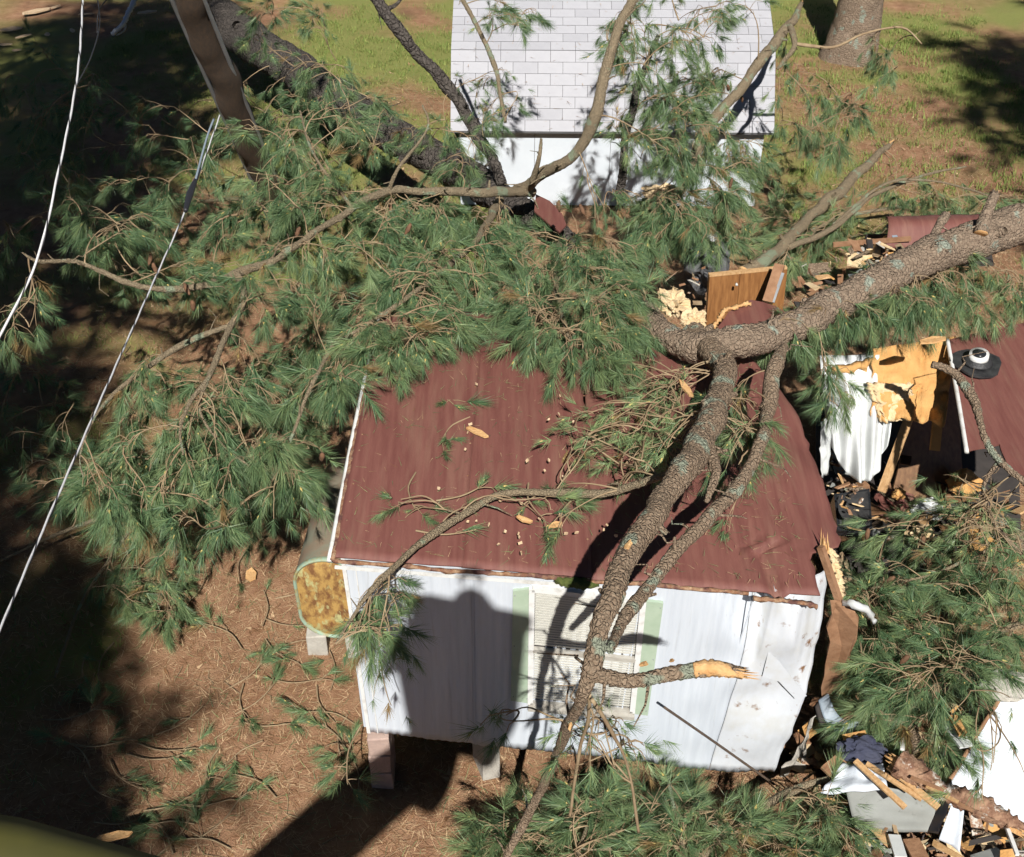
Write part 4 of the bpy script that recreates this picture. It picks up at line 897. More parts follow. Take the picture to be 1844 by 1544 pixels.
# ------------------------------------------------------------------ second fallen pine: dark trunk at upper left and big leafy boughs
T2 = thing('fallen_pine_tree', PZ(820, 300, .6), 'fallen pine with shaded dark trunk at upper left and dense leafy boughs over the roof', 'pine tree')
n2 = []
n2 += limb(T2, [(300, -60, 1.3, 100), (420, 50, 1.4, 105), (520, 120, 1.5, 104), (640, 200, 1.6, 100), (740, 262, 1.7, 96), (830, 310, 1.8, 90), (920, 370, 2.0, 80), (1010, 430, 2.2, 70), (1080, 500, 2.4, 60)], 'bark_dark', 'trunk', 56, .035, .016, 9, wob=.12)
lb = limb(T2, [(960, 345, 2.7, 30), (880, 345, 3.0, 28), (800, 345, 3.1, 26), (700, 345, 3.2, 24), (620, 385, 3.25, 22), (520, 450, 3.25, 22), (435, 492, 3.25, 26), (350, 518, 3.3, 20), (260, 518, 3.4, 16), (180, 490, 3.5, 15), (130, 472, 3.6, 15), (70, 470, 3.7, 12), (40, 455, 3.75, 7)], 'bark_young', 'limb', 18, .03, .008, 26)
lb += limb(T2, [(432, 495, 3.25, 24), (438, 540, 3.2, 22), (408, 600, 3.15, 20), (375, 680, 3.1, 16), (345, 720, 3.05, 13), (325, 770, 3., 10), (330, 820, 2.9, 7)], 'bark_young', 'limb', 14, .03, .006, 26)
lb += limb(T2, [(416, 586, 3.16, 14), (330, 620, 3.05, 18), (260, 665, 3.0, 16), (200, 715, 2.95, 12), (165, 765, 2.9, 9), (145, 820, 2.8, 6), (150, 860, 2.7, 5)], 'bark_young', 'limb', 14, .03, .006, 26)
lb += limb(T2, [(375, 680, 3.1, 14), (360, 740, 3.0, 10), (400, 800, 2.85, 9), (450, 840, 2.7, 7)], 'bark_young', 'limb', 10, .04, .004, 30)
lb += limb(T2, [(700, 345, 3.2, 14), (720, 300, 3.5, 10), (770, 230, 3.8, 8), (760, 190, 4.0, 5)], 'bark_young', 'limb', 10, .04, .004, 30)
lb += limb(T2, [(640, 380, 3.2, 14), (600, 330, 3.5, 10), (560, 270, 3.7, 8), (540, 200, 3.8, 6)], 'bark_young', 'limb', 10, .04, .004, 30)
n2b = limb(T2, [(900, 360, 2.6, 26), (860, 430, 3.0, 20), (780, 500, 3.2, 16), (700, 560, 3.2, 12), (600, 620, 3.1, 9)], 'bark_young', 'limb', 12, .04, .006, 30)
n2b += limb(T2, [(1010, 430, 2.6, 24), (1000, 500, 3.0, 18), (1010, 560, 3.2, 14), (1030, 620, 3.2, 10)], 'bark_young', 'limb', 12, .04, .006, 30)
n2b += limb(T2, [(600, 620, 3.1, 10), (560, 700, 3.0, 12), (520, 800, 2.7, 10), (480, 880, 2.3, 8)], 'bark_young', 'limb', 12, .04, .006, 30)
# boughs standing up in front of the shed
ub = limb(T2, [(930, 345, 2.7, 36), (985, 315, 3.1, 34), (1040, 270, 3.5, 34), (1075, 210, 3.9, 34), (1085, 150, 4.2, 34), (1110, 70, 4.6, 32), (1150, -20, 5.0, 30)], 'bark_young', 'limb', 20, .03, .008, 24)
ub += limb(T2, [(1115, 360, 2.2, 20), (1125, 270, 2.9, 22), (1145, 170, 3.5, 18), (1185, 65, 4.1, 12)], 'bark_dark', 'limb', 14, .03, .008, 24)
ub += limb(T2, [(1230, 320, 2.2, 34), (1270, 240, 2.6, 34), (1330, 160, 3.0, 32), (1385, 90, 3.3, 30), (1425, 40, 3.5, 26), (1442, 8, 3.6, 12)], 'bark_young', 'limb', 18, .03, .008, 24, jag=.08)
ub += limb(T2, [(1420, 45, 3.5, 20), (1432, 80, 3.4, 16), (1412, 110, 3.2, 14), (1400, 125, 3.1, 8)], 'bark_young', 'limb', 12, .03, .008, 24)
ub += limb(T2, [(1430, 78, 3.4, 8), (1500, 85, 3.3, 6), (1560, 60, 3.4, 5), (1625, 50, 3.4, 4), (1660, 80, 3.2, 3)], 'twig', 'limb', 8, .05)
ub += limb(T2, [(960, 330, 3.0, 20), (972, 280, 3.4, 14), (975, 250, 3.5, 8)], 'bark_young', 'limb', 12, .03, .004, 30)
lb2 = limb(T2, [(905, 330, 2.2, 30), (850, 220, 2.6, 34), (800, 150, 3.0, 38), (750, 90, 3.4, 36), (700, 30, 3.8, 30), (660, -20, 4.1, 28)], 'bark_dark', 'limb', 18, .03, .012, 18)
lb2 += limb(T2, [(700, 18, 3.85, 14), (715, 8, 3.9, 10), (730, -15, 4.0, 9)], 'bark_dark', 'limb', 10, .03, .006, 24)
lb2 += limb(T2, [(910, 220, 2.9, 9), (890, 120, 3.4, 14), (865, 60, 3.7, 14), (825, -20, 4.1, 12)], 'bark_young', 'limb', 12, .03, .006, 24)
f2 = Foliage()
def zl(x, y):
    z = 3.0+.25*random.gauss(0, 1)
    if x < 620 and y > 560: z = 2.1+random.uniform(-.7, .9)
    return max(z, .4 if x < 600 else 2.96)
big = [(110, 300), (200, 330), (300, 400), (420, 380), (520, 320), (620, 350), (800, 360), (920, 400), (1080, 440), (1140, 500), (1150, 600), (1060, 660), (960, 650), (900, 590), (860, 560), (800, 620), (700, 650), (640, 640), (600, 700), (500, 560), (330, 540), (200, 500), (120, 420)]
f2.fill(big, zl, 150, lb+n2b+ub[:10], (6, 9), .75, 1.05, .2, maxl=.8)
f2.fill([(620, 340), (900, 370), (1150, 450), (1150, 560), (1000, 560), (850, 520), (650, 480)], lambda x, y: random.uniform(2.6, 3.2), 60, lb+n2b+ub[:10]+n2[-20:], (6, 9), .6, 1.05, .18, maxl=.8)
f2.fill([(260, 660), (400, 620), (600, 600), (640, 660), (590, 770), (550, 880), (490, 930), (350, 960), (220, 930), (160, 880), (170, 790)], zl, 120, lb+n2b, (6, 9), .8, 1.05, .2, maxl=.8)
f2.fill([(200, 860), (500, 860), (500, 960), (420, 990), (280, 1020)], (.6, 1.6), 26, n2b+lb, (5, 8), .7, 1.0, .2, maxl=.8)
f2.fill([(380, 230), (560, 230), (620, 340), (480, 420), (400, 330)], (3.0, 3.8), 22, lb, (4, 7), .8, 1.05, .22, maxl=.7)
f2.fill([(520, 100), (640, 130), (690, 210), (600, 230), (540, 190)], (3.4, 4.0), 10, lb, (4, 7), .8, 1.0, .22, maxl=.8)
f2.fill([(100, 360), (260, 380), (240, 470), (140, 460)], (3.3, 3.7), 8, lb, (4, 7), .9, 1.0, .2, maxl=.6)
f2.fill([(440, 0), (560, -10), (600, 40), (520, 70), (430, 50)], (3.0, 4.0), 8, n2+lb, (4, 7), .7, 1., .2, maxl=.7)
# shaded undergrowth boughs at left/top-left
f2.fill([(20, 220), (180, 150), (330, 200), (420, 300), (300, 420), (100, 320), (0, 360)], (.6, 2.2), 42, n2+lb, (5, 8), .7, 1.05, .15, maxl=.9)
f2.fill([(0, 90), (120, 60), (200, 200), (100, 420), (0, 460)], (.8, 2.6), 26, n2+lb, (5, 8), .7, 1.05, .15, maxl=.9)
f2.fill([(380, 130), (520, 170), (640, 280), (560, 330), (440, 240)], (1.2, 2.6), 30, n2+lb, (5, 8), .7, 1.05, .15, maxl=.8)
f2.fill([(0, 640), (90, 620), (140, 760), (60, 900), (0, 860)], (.3, 1.4), 12, lb, (4, 7), .6, 1.0, .2, maxl=.7)
f2.fill([(0, 500), (110, 510), (130, 600), (0, 620)], (2.6, 3.2), 6, lb, (3, 6), .8, 1.0, .2, maxl=.6)
f2.fill([(680, 220), (850, 200), (880, 270), (850, 330), (760, 320)], (2.0, 3.2), 12, lb+lb2, (3, 6), .7, 1.0, .25, maxl=.8)
f2.fill([(850, 0), (960, 0), (970, 40), (900, 60)], (3.6, 4.1), 7, lb2, (4, 6), .8, .95, .25, maxl=.6)
f2.fill([(840, 130), (930, 110), (930, 200), (860, 240)], (2.4, 3.3), 9, lb2, (4, 6), .8, .95, .25, maxl=.6)
f2.fill([(1040, 470), (1150, 500), (1200, 560), (1130, 600), (1060, 600)], (3.15, 3.5), 16, n2b+n1[40:70], (5, 8), .6, 1.0, .22, maxl=.7)
f2.fill([(640, 560), (820, 540), (850, 590), (760, 640), (680, 660)], (3.12, 3.5), 22, n2b+lb, (5, 8), .6, 1.0, .22, maxl=.6)
f2.fill([(880, 560), (1080, 540), (1140, 620), (1060, 670), (950, 650)], (3.12, 3.5), 24, n2b, (5, 8), .6, 1.0, .24, maxl=.6)
f2.fill([(440, 60), (600, 110), (760, 230), (700, 290), (560, 240), (440, 150)], (2.1, 2.9), 20, n2+lb, (3, 6), .7, .95, .2, maxl=.7)
# over the shed
f2.fill([(1060, 20), (1180, -20), (1320, 0), (1330, 90), (1240, 90), (1180, 130), (1100, 130)], (3.6, 4.6), 26, ub, (5, 8), .8, 1., .28, maxl=.7)
f2.fill([(1130, 110), (1300, 120), (1310, 230), (1240, 290), (1160, 300), (1110, 230)], (2.6, 3.7), 46, ub, (5, 9), .8, 1., .25, maxl=.7)
f2.fill([(1200, 280), (1370, 260), (1380, 350), (1330, 440), (1180, 460), (1120, 400)], (1.4, 2.7), 62, ub+n1, (6, 9), .8, 1.05, .22, maxl=.8)
f2.fill([(1080, 360), (1120, 340), (1140, 400), (1060, 400)], (2.6, 3.1), 5, ub, (3, 5), .7, .9, .25, maxl=.5)
f2.fill([(1390, 120), (1520, 130), (1560, 220), (1480, 280), (1400, 260)], (1.6, 2.8), 20, ub, (5, 8), .8, 1., .28, maxl=.7)
f2.fill([(1560, 80), (1640, 90), (1640, 150), (1580, 160)], (2.4, 3.2), 6, ub, (4, 7), .8, .95, .28, maxl=.6)
f2.build(T2)
# pine cones
for k in range(22):
    x, y = random.choice([(random.uniform(200, 600), random.uniform(400, 900)), (random.uniform(650, 1150), random.uniform(300, 600)), (random.uniform(1150, 1350), random.uniform(150, 450)), (random.uniform(1560, 1800), random.uniform(950, 1200))])
    p = PZ(x, y, random.uniform(3.1, 3.5) if x < 1150 else (random.uniform(2.4, 3.6) if x < 1400 else 1.6)); d = V(random.gauss(0, .4), random.gauss(0, .4), -1).normalized()
    tag(tube('pine_cone', [p, p+d*.03, p+d*.08, p+d*.13], [.008, .024, .026, .008], M['cone'], None, 8, .015, .008, 50), 'brown pine cone hanging among the needles', 'pine cone', 'cones hanging in the fallen pines')

# ------------------------------------------------------------------ loose boughs on the ground
def bough(label, stems, fills, m='bark_young'):
    p0 = PZ(*stems[0][0][:3]); r = thing('pine_bough', V(p0.x, p0.y, 0), label, 'bough'); nn = []
    for s in stems: nn += limb(r, s, m, 'stem', 12, .03, .005, 28)
    f = Foliage()
    for poly, z, n, sh, dr, tint, small in fills: f.fill(poly, z, n, nn, sh, dr, 1.0, tint, small, .8)
    f.build(r); return r
bough('dense pine bough lying along the bottom below the white wall', [
    [(1540, 1390, .7, 22), (1450, 1415, .6, 20), (1330, 1480, .5, 24), (1250, 1560, .4, 24)], [(1100, 1400, .5, 10), (1060, 1480, .6, 12), (1030, 1570, .7, 12)], [(1200, 1390, .6, 10), (1220, 1480, .7, 14), (1240, 1560, .7, 14)], [(1420, 1420, .5, 10), (1260, 1500, .5, 9), (1080, 1530, .5, 7), (900, 1500, .4, 6)]],
    [([(880, 1450), (1000, 1440), (1080, 1425), (1220, 1450), (1380, 1465), (1500, 1450), (1530, 1490), (1540, 1560), (860, 1560)], (.15, .75), 120, (5, 8), .25, .3, False)])
bough('large pine bough in the lower right between torn wall and leaning sheet', [
    [(1860, 1120, 1.3, 22), (1780, 1150, 1.2, 26), (1720, 1220, 1.1, 34), (1640, 1270, .9, 36), (1600, 1300, .8, 28)], [(1844, 960, 1.6, 12), (1760, 1000, 1.5, 10), (1660, 1040, 1.4, 8), (1560, 1060, 1.2, 6)], [(1700, 1230, 1.0, 10), (1600, 1160, 1.1, 8), (1550, 1100, 1.2, 6)]],
    [([(1560, 1000), (1640, 990), (1700, 1000), (1844, 990), (1860, 1200), (1760, 1200), (1680, 1260), (1580, 1260), (1540, 1180), (1550, 1080)], (.6, 1.7), 84, (5, 8), .5, .22, False),
     ([(1520, 1240), (1640, 1230), (1740, 1280), (1740, 1340), (1640, 1350), (1560, 1330)], (.5, 1.0), 18, (4, 7), .5, .3, False),
     ([(1540, 1060), (1640, 1060), (1640, 1200), (1560, 1200)], (.9, 1.5), 20, (1, 3), .5, .5, True), ([(1720, 1220), (1844, 1240), (1844, 1440), (1760, 1480), (1700, 1380)], (1.3, 1.9), 14, (0, 1), .5, .4, True)])
bough('leafy pine bough with long bare twigs on the shaded ground at far left', [
    [(0, 1010, .3, 8), (130, 950, .4, 12), (230, 920, .5, 20), (270, 900, .6, 22), (330, 880, .8, 20)], [(100, 1220, .2, 9), (150, 1080, .3, 10), (230, 960, .4, 12)]],
    [([(60, 780), (180, 800), (200, 900), (100, 930), (40, 870)], (.2, 1.2), 16, (4, 7), .5, .15, False), ([(180, 1020), (320, 1010), (330, 1110), (200, 1110)], (.1, .5), 14, (4, 7), .3, .3, False)])
bough('pine bough half in shade behind the leaning pole foot', [[(560, 380, .6, 14), (420, 360, .7, 12), (300, 370, .8, 10)]],
    [([(200, 280), (520, 300), (560, 420), (300, 440)], (.3, 1.4), 30, (5, 8), .6, .12, False)])
bough('pine bough scattered with needles on the ground beyond the trunk and cabinet', [[(1440, 430, .3, 16), (1520, 390, .3, 12), (1640, 370, .3, 8)], [(1300, 440, .4, 12), (1220, 430, .4, 10)]],
    [([(1350, 330), (1440, 330), (1560, 400), (1700, 380), (1844, 400), (1700, 430), (1540, 430), (1420, 500), (1330, 480)], (.1, .6), 60, (5, 8), .3, .35, False)])
# small sprigs: each a thing
def sprig(px, py, z, ang, n, label, L_=.35, tint=.25, zz=None):
    p = PZ(px, py, z); r = thing('pine_sprig', p, label, 'sprig'); f = Foliage(); d = V(math.cos(ang), math.sin(ang), 0)
    pts = [p-d*L_*.9+V(0, 0, .015)+V(-d.y, d.x, 0)*.14, p-d*L_*.45+V(0, 0, .03)+V(-d.y, d.x, 0)*.03, p+V(0, 0, .03), p+d*.12+V(0, 0, .03)]
    q, _ = catmull(pts, [1]*4, .05); f.twig(q, .009, .005, 5)
    for k in range(n):
        dd = (d+V(random.gauss(0, .7), random.gauss(0, .7), random.uniform(-.02, .16))).normalized(); pp = random.choice(q[len(q)//2:])
        e = pp+dd*random.uniform(.03, .16); f.twig([pp, (pp+e)/2+V(0, 0, .01), e], .005, .004); f.shoot(e, dd+V(0, 0, .12), random.uniform(.6, 1.), tint+random.gauss(.05, .1), random.random() < .5)
    f.build(r); return r
for s in ((790, 720, 3.0, -.4, 3, 'curled green sprig lying on the middle of the maroon roof'), (800, 790, 3.0, -1.8, 4, 'curved sprig with yellow buds on the maroon roof beside the orange splinter'),
          (740, 905, 3.0, -1.2, 3, 'small fan-shaped sprig on the left part of the maroon roof'), (860, 885, 3.0, .8, 2, 'sprig above the thin branch crossing the roof'), (965, 925, 3.02, -1.0, 3, 'drooping sprig below the thin branch on the roof'),
          (1010, 950, 3.02, -1.5, 2, 'dry sprig near the front edge of the maroon roof'), (830, 965, 3.0, .3, 1, 'lone twig sprig near the front left of the roof')): sprig(*s)
gs = [(470, 1200, 1.2), (520, 1190, -.4), (560, 1230, .3), (600, 1190, 2.), (440, 1290, -1.), (500, 1310, .2), (350, 1290, 1.), (590, 1290, -.8), (300, 1370, .2), (610, 1350, -1.3), (200, 1440, -.3), (250, 1480, .4), (560, 1060, .8), (430, 1040, -1.2), (480, 1080, 2.), (340, 1440, .7), (410, 1380, -2.), (540, 1130, .1), (150, 1290, .5)]
for k in range(24): gs.append((random.uniform(60, 640), random.uniform(1040, 1540), random.uniform(0, 6.28)))
for i, (x, y, a) in enumerate(gs):
    if 600 < x and y < 1180: continue
    zn = ('in the dark shade by the bottom left rim' if x < 250 and y > 1350 else 'in the shade at far lower left' if x < 250 else 'just below the left bough' if y < 1120 else 'beside the block pier' if x > 520 and y > 1250 else 'on the bright straw below the oil tank' if x > 470 else 'near the bottom edge left of the dark shadow' if y > 1420 else 'in the middle of the lower left straw')
    r = sprig(x, y, .03, a, random.randint(1, 5), 'loose green sprig '+zn, .4, .3); r['group'] = 'sprigs on the pine straw'
sprig(625, 1395, .9, -1.4, 5, 'bright green hanging tuft just left of the block pier', .5, .2)

# wood chips and splinters
def chip(px, py, z, l, wd, ang, label, group=None, m='break'):
    p = PZ(px, py, z); d = V(math.cos(ang), math.sin(ang), 0); s = V(-d.y, d.x, 0)
    pts = [p-d*l/2-s*wd*.2, p-d*l*.1-s*wd*.5, p+d*l*.4-s*wd*.35, p+d*l*.5+s*wd*.1, p+d*l*.1+s*wd*.5, p-d*l*.42+s*wd*.3]
    pts = [q+V(0, 0, random.uniform(0, .015)) for q in pts]
    tag(slab('wood_splinter', pts, .02, M[m]), label, 'splinter', group)
chip(860, 778, 3.03, .22, .06, -.6, 'orange wood splinter in the middle of the maroon roof')
chip(945, 935, 3.05, .13, .045, -.4, 'cream splinter on the roof below the thin branch')
chip(1000, 945, 3.05, .12, .05, .4, 'tan splinter close to the front edge of the roof')
chip(452, 1035, .06, .12, .2, .2, 'pale wood chip on the straw left of the oil tank')
chip(205, 1505, .5, .3, .08, .2, 'long orange splinter at the bottom left near the bucket')
chip(1235, 700, 3.3, .25, .06, 1.9, 'orange splinter standing beside the fork of the trunk')
chip(1680, 612, 2.95, .3, .1, .3, 'orange split wood among needles right of the fork')
for x, y, l, wd, a in ((20, 52, .5, .25, .4), (42, 65, .4, .12, .8), (130, 55, .25, .1, -1), (155, 25, .35, .1, .2), (65, 20, .7, .28, .7), (10, 80, .3, .1, 0), (100, 12, .3, .1, 1.), (30, 90, .2, .1, .3), (85, 62, .2, .12, 2)):
    chip(x, y, .08, l, wd, a, 'cream wood splinter on the sunlit straw in the top left corner', 'splinters at top left', 'cream')
chip(265, 22, .4, .45, .2, .4, 'large cream splinter beside the twisted steel hardware', None, 'cream')
for k in range(44):
    x, y = random.choice([(random.uniform(760, 1180), random.uniform(690, 1010)), (random.gauss(1060, 70), random.gauss(800, 60)), (random.gauss(960, 60), random.gauss(960, 25))])
    if not (650 < x < 1200 and 680 < y < 1000): continue
    chip(x, y, 3.02+.06*math.sin((1000-y)/500*2), random.uniform(.012, .035), random.uniform(.006, .014), random.uniform(0, 6), 'tiny pale chip of wood scattered on the maroon roof', 'chips on the roof', 'cream')
# broken stub face details
tag(tube('cut_branch', [PZ(1645, 1310, .8), PZ(1650, 1350, .8), PZ(1660, 1400, .8)], [.05, .045, .05], M['bark'], None, 10, .03, .006, 26), 'short brown branch standing among needles above the broken log', 'branch')

def litter(name, label, cat, N, spot, L_, wd, mt, e=(0, .2), parent=None):
    T = []; ti = []
    while len(T) < N:
        p = spot()
        if p is None: continue
        a = random.uniform(0, 6.283); el = random.uniform(*e); l = random.uniform(*L_); d = V(math.cos(a)*math.cos(el), math.sin(a)*math.cos(el), math.sin(el)); sd_ = V(-math.sin(a), math.cos(a), 0)*(wd/2)
        T.append((p-sd_, p+sd_, p+d*l)); ti.append(random.random())
    tag(tri_mesh(name, T, M[mt], parent, ti), label, cat, kind='stuff')
def roofspot():
    u = random.random(); v = random.random()*.97
    dens = .12+.5*max(0, u-.45)+.6*max(0, v-.6)+(.5 if v < .03 else 0)+.4*max(0, noise.noise(V(u*7, v*6, 5)))
    return RP(u*.97, v, .045) if random.random() < dens else None
litter('needle_litter', 'thin tan and green needles strewn over the maroon roof', 'needles', 600, roofspot, (.03, .10), .004, 'straw')
litter('needle_litter', 'green needles strewn over the maroon roof', 'needles', 700, roofspot, (.05, .13), .004, 'needle')
def shedspot():
    x = random.uniform(SX0, SX1); i = random.choice((0, 0, 1)); t = random.random(); (y0, z0), (y1, z1) = prof[i], prof[i+1]
    return shp(x, y0+(y1-y0)*t, z0+(z1-z0)*t+.03)
litter('needle_litter', 'brown needles strewn over the pale shed roof', 'needles', 260, shedspot, (.05, .16), .008, 'straw', (-.2, .2))
def gspot():
    x, y = random.uniform(-7, 8), random.uniform(4.8, 24); return V(x, y, gz(x, y)+.008)
st = Foliage()
for k in range(900):
    p = gspot(); a = random.uniform(0, 6.28); l = random.uniform(.1, .5); d = V(math.cos(a), math.sin(a), 0); sd_ = V(-d.y, d.x, 0)
    st.twig([p, p+d*l*.4+sd_*random.gauss(0, .04)+V(0, 0, .01), p+d*l*.75+sd_*random.gauss(0, .06)+V(0, 0, .012), p+d*l+sd_*random.gauss(0, .1)+V(0, 0, .004)], random.uniform(.003, .009), .002, 4)
tag(mesh('fallen_twigs', st.tv, st.tf, M['twig'], None, True), 'thin fallen twigs littering the straw ground', 'twigs', kind='stuff')
litter('dead_leaves', 'small brown and grey dead leaves and bark flakes on the ground', 'leaves', 2600, gspot, (.03, .09), .045, 'straw', (0, .5))
litter('green_needle_litter', 'loose green needles fallen on the straw', 'needles', 14000, gspot, (.08, .18), .006, 'needle', (0, .5))
# splintered rubble filling the wreck
def shards(label, poly, zr, N, mats, Lr, name='rubble'):
    vs = []; fs = []; mi = []
    x0 = min(p[0] for p in poly); x1 = max(p[0] for p in poly); y0 = min(p[1] for p in poly); y1 = max(p[1] for p in poly)
    while len(mi) < N*6:
        x, y = random.uniform(x0, x1), random.uniform(y0, y1)
        if not inpoly(x, y, poly): continue
        c = PZ(x, y, random.uniform(*zr)); l = random.uniform(*Lr); wd = l*random.choice((.12, .2, .35, .6)); th = random.uniform(.004, .02)
        Rm = Matrix.Rotation(random.uniform(0, 6.28), 3, 'Z') @ Matrix.Rotation(random.gauss(0, .35), 3, 'X') @ Matrix.Rotation(random.gauss(0, .35), 3, 'Y'); b = len(vs)
        for zz in (-1, 1):
            for sx, sy in ((-1, -1), (1, -1), (1, 1), (-1, 1)): vs.append(c+Rm @ V(sx*l/2*random.uniform(.55, 1.1), sy*wd/2*random.uniform(.4, 1.1), zz*th/2))
        fs += [(b+3, b+2, b+1, b), (b+4, b+5, b+6, b+7), (b, b+1, b+5, b+4), (b+1, b+2, b+6, b+5), (b+2, b+3, b+7, b+6), (b+3, b, b+4, b+7)]; mi += [random.randrange(len(mats))]*6
    tag(mesh(name, vs, fs, [M[m] for m in mats], None, False, mi), label, 'rubble', kind='stuff')
wm = ['pine', 'oldwood', 'oldwood', 'oldwood', 'insul_pale', 'darkwood', 'darkwood', 'dark', 'dark', 'shadedsiding', 'bark', 'bark', 'peel', 'insul', 'concrete', 'twig', 'bark_young']
shards('splintered wood, foam and sheet scraps filling the wreck right of the roof', [(1470, 860), (1560, 840), (1740, 860), (1844, 900), (1844, 1000), (1600, 1000), (1520, 1040)], (.3, .7), 130, wm, (.1, .5))
shards('splintered boards and scraps strewn below the torn wall at lower right', [(1440, 1300), (1540, 1240), (1760, 1240), (1740, 1360), (1844, 1480), (1844, 1560), (1520, 1560), (1450, 1440)], (.03, .36), 360, wm, (.06, .34))
shards('insulation crumbs and splinters along the torn roof edge', [(1480, 720), (1520, 740), (1560, 880), (1540, 960), (1490, 860)], (.6, 1.1), 120, wm, (.04, .2))
shards('broken sticks and foam crumbs around the fork and cabinet', [(1190, 500), (1270, 480), (1290, 590), (1440, 540), (1430, 480), (1540, 440), (1800, 440), (1700, 470), (1500, 540), (1250, 600)], (2.2, 2.75), 130, wm, (.05, .3))
# ------------------------------------------------------------------ standing pines (one trunk in view, the others beside and behind the camera)
def pine_tree(loc, h, r, label, crown0, crad, ncl, lean=(0, 0), m='bark_trunk', seed=1, seg=20, size=2.2):
    random.seed(seed); t = thing('standing_pine', loc, label, 'pine tree')
    P = [loc+V(lean[0]*k, lean[1]*k, h*k) for k in (-.01, .03, .1, .4, .7, 1.)]
    tube('trunk', P, [r*1.45, r*1.15, r, r*.8, r*.5, .05], M[m], t, seg, .12, r*.06, 7, 0, .1)
    f = Foliage(); nb = max(8, int((h-crown0)*2.6))
    for i in range(nb):
        z = crown0+(h-crown0)*i/nb; a = i*2.4+random.gauss(0, .3); L_ = crad*(1-.7*i/nb)*random.uniform(.7, 1.1)
        s = loc+V(lean[0]*z/h, lean[1]*z/h, z); d = V(math.cos(a), math.sin(a), random.uniform(.0, .3)); e = s+d*L_
        pts = [s, s+d*L_*.5+V(0, 0, .1), e]
        tube('limb', pts, [r*.22, r*.14, .02], M[m], t, 6, .4)
        for k in range(ncl):
            u = random.uniform(.25, 1.05); c = s+d*L_*u+V(random.gauss(0, .5), random.gauss(0, .5), random.gauss(0, .25))*(.5+.5*u)
            f.branchlet(s+d*L_*u*.9, c, 4, .2, size, .15, True)
    f.build(t); random.seed(seed+100); return t
b0 = PZ(1502, 112, 0)
pine_tree(V(b0.x+.35, b0.y+.3, 0), 19, .44, 'big standing pine trunk beside the shed at the top right', 10.5, 3.6, 4, (1.6, .2), 'bark_trunk', 3, 44)
# shade trees off the left edge and behind, and unseen pines added around the yard to dim the skylight: one pine copied
proto = pine_tree(V(0, 0, 0), 16, .28, 'tall pine behind the left shoulder of the viewer', 6.6, 2.8, 14, (0, 0), 'bark_trunk', 20, 12, 3.2)
kids = list(proto.children)
spots = [(-5.9, -2.9, 1., 'tall pine behind the left shoulder of the viewer'), (-8.4, -1.0, 1.05, 'tall pine left of the bucket, out of view'), (-8.2, 2.2, 1.05, 'tall pine off the left edge, level with the bucket'),
         (-7.4, 6.0, 1.05, 'tall pine off the left edge, level with the oil tank'), (-8.0, 10.2, 1.1, 'tall pine off the left edge, beyond the cables'), (-3.7, -5.8, .8, 'short pine behind the bucket, nearest to it'), (-4.4, -4.6, .84, 'slim pine behind the bucket, second from the left shoulder'), (-13, 1, 1.1, 'unseen tall pine added in a second row off the left edge'), (-14, 14, 1.1, 'tall pine off the left edge, beyond the fallen trunk'), (11.5, 8.5, 1.05, 'tall pine off the right edge of the photo'), (12.5, 0, 1.1, 'unseen tall pine added right of the bucket'),
         (8.5, -9, 1., 'unseen tall pine added far behind the right of the bucket'), (2.5, -17, 1., 'unseen tall pine added straight behind the bucket'), (-3, 38, 1.2, 'unseen tall pine added beyond the shed, above the photo'), (5, 40, 1.25, 'unseen tall pine added beyond the fence, above the photo'), (-10, 36, 1.2, 'unseen tall pine added beyond the lawn, above the photo'), (13, 36, 1.1, 'unseen tall pine added beyond the right corner, above the photo'), (16, 20, 1.1, 'unseen tall pine added beyond the right edge of the yard')]
for i, (x, y, k, lb_) in enumerate(spots):
    if i == 0: r = proto
    else:
        r = proto.copy(); C.objects.link(r)
        for c in kids: q = c.copy(); C.objects.link(q); q.parent = r
    r.location = V(x, y, 0); r.rotation_euler.z = i*2.1; r.scale = (k*(1+.08*math.sin(i*3)), k, k) if i != 4 else (1.75, 1.5, 1.12); r['label'] = lb_; r['group'] = 'pines standing around the yard'

# ------------------------------------------------------------------ lift bucket and photographer (behind and below the camera)
bk = thing('lift_bucket', V(-.1, .02, 7.2), 'yellow lift bucket, darkened to olive for shade, whose rim shows in the bottom left corner', 'lift bucket')
BY = math.radians(-16); BC = V(-.10, -.095, 0); BW = .45
def rr_ring(z, w_, n=8):
    o = []
    for cx_, cy_, a0 in ((1, 1, 0), (-1, 1, 90), (-1, -1, 180), (1, -1, 270)):
        for k in range(n):
            a = math.radians(a0+90*k/(n-1)); rr_ = .08
            o.append(V(cx_*(w_-rr_)+math.cos(a)*rr_, cy_*(w_-rr_)+math.sin(a)*rr_, z))
    R = Matrix.Rotation(BY, 3, 'Z'); return [BC+R @ p for p in o]
def rings(name, R_, m, parent, cap=False):
    n = len(R_[0]); vs = [p for r in R_ for p in r]; fs = [(i*n+k, i*n+(k+1) % n, (i+1)*n+(k+1) % n, (i+1)*n+k) for i in range(len(R_)-1) for k in range(n)]
    if cap: fs.append(tuple(range(n)))
    return mesh(name, vs, fs, m, parent, True)
rings('tub', [rr_ring(7.05, .38), rr_ring(8.28, BW-.01), rr_ring(8.28, BW-.03), rr_ring(7.1, .36), rr_ring(7.1, .10)], M['yellow'], bk, True)
rings('rim', [rr_ring(8.24, BW), rr_ring(8.25, BW+.02), rr_ring(8.285, BW+.02), rr_ring(8.295, BW), rr_ring(8.285, BW-.04), rr_ring(8.25, BW-.04)], M['yellow'], bk)
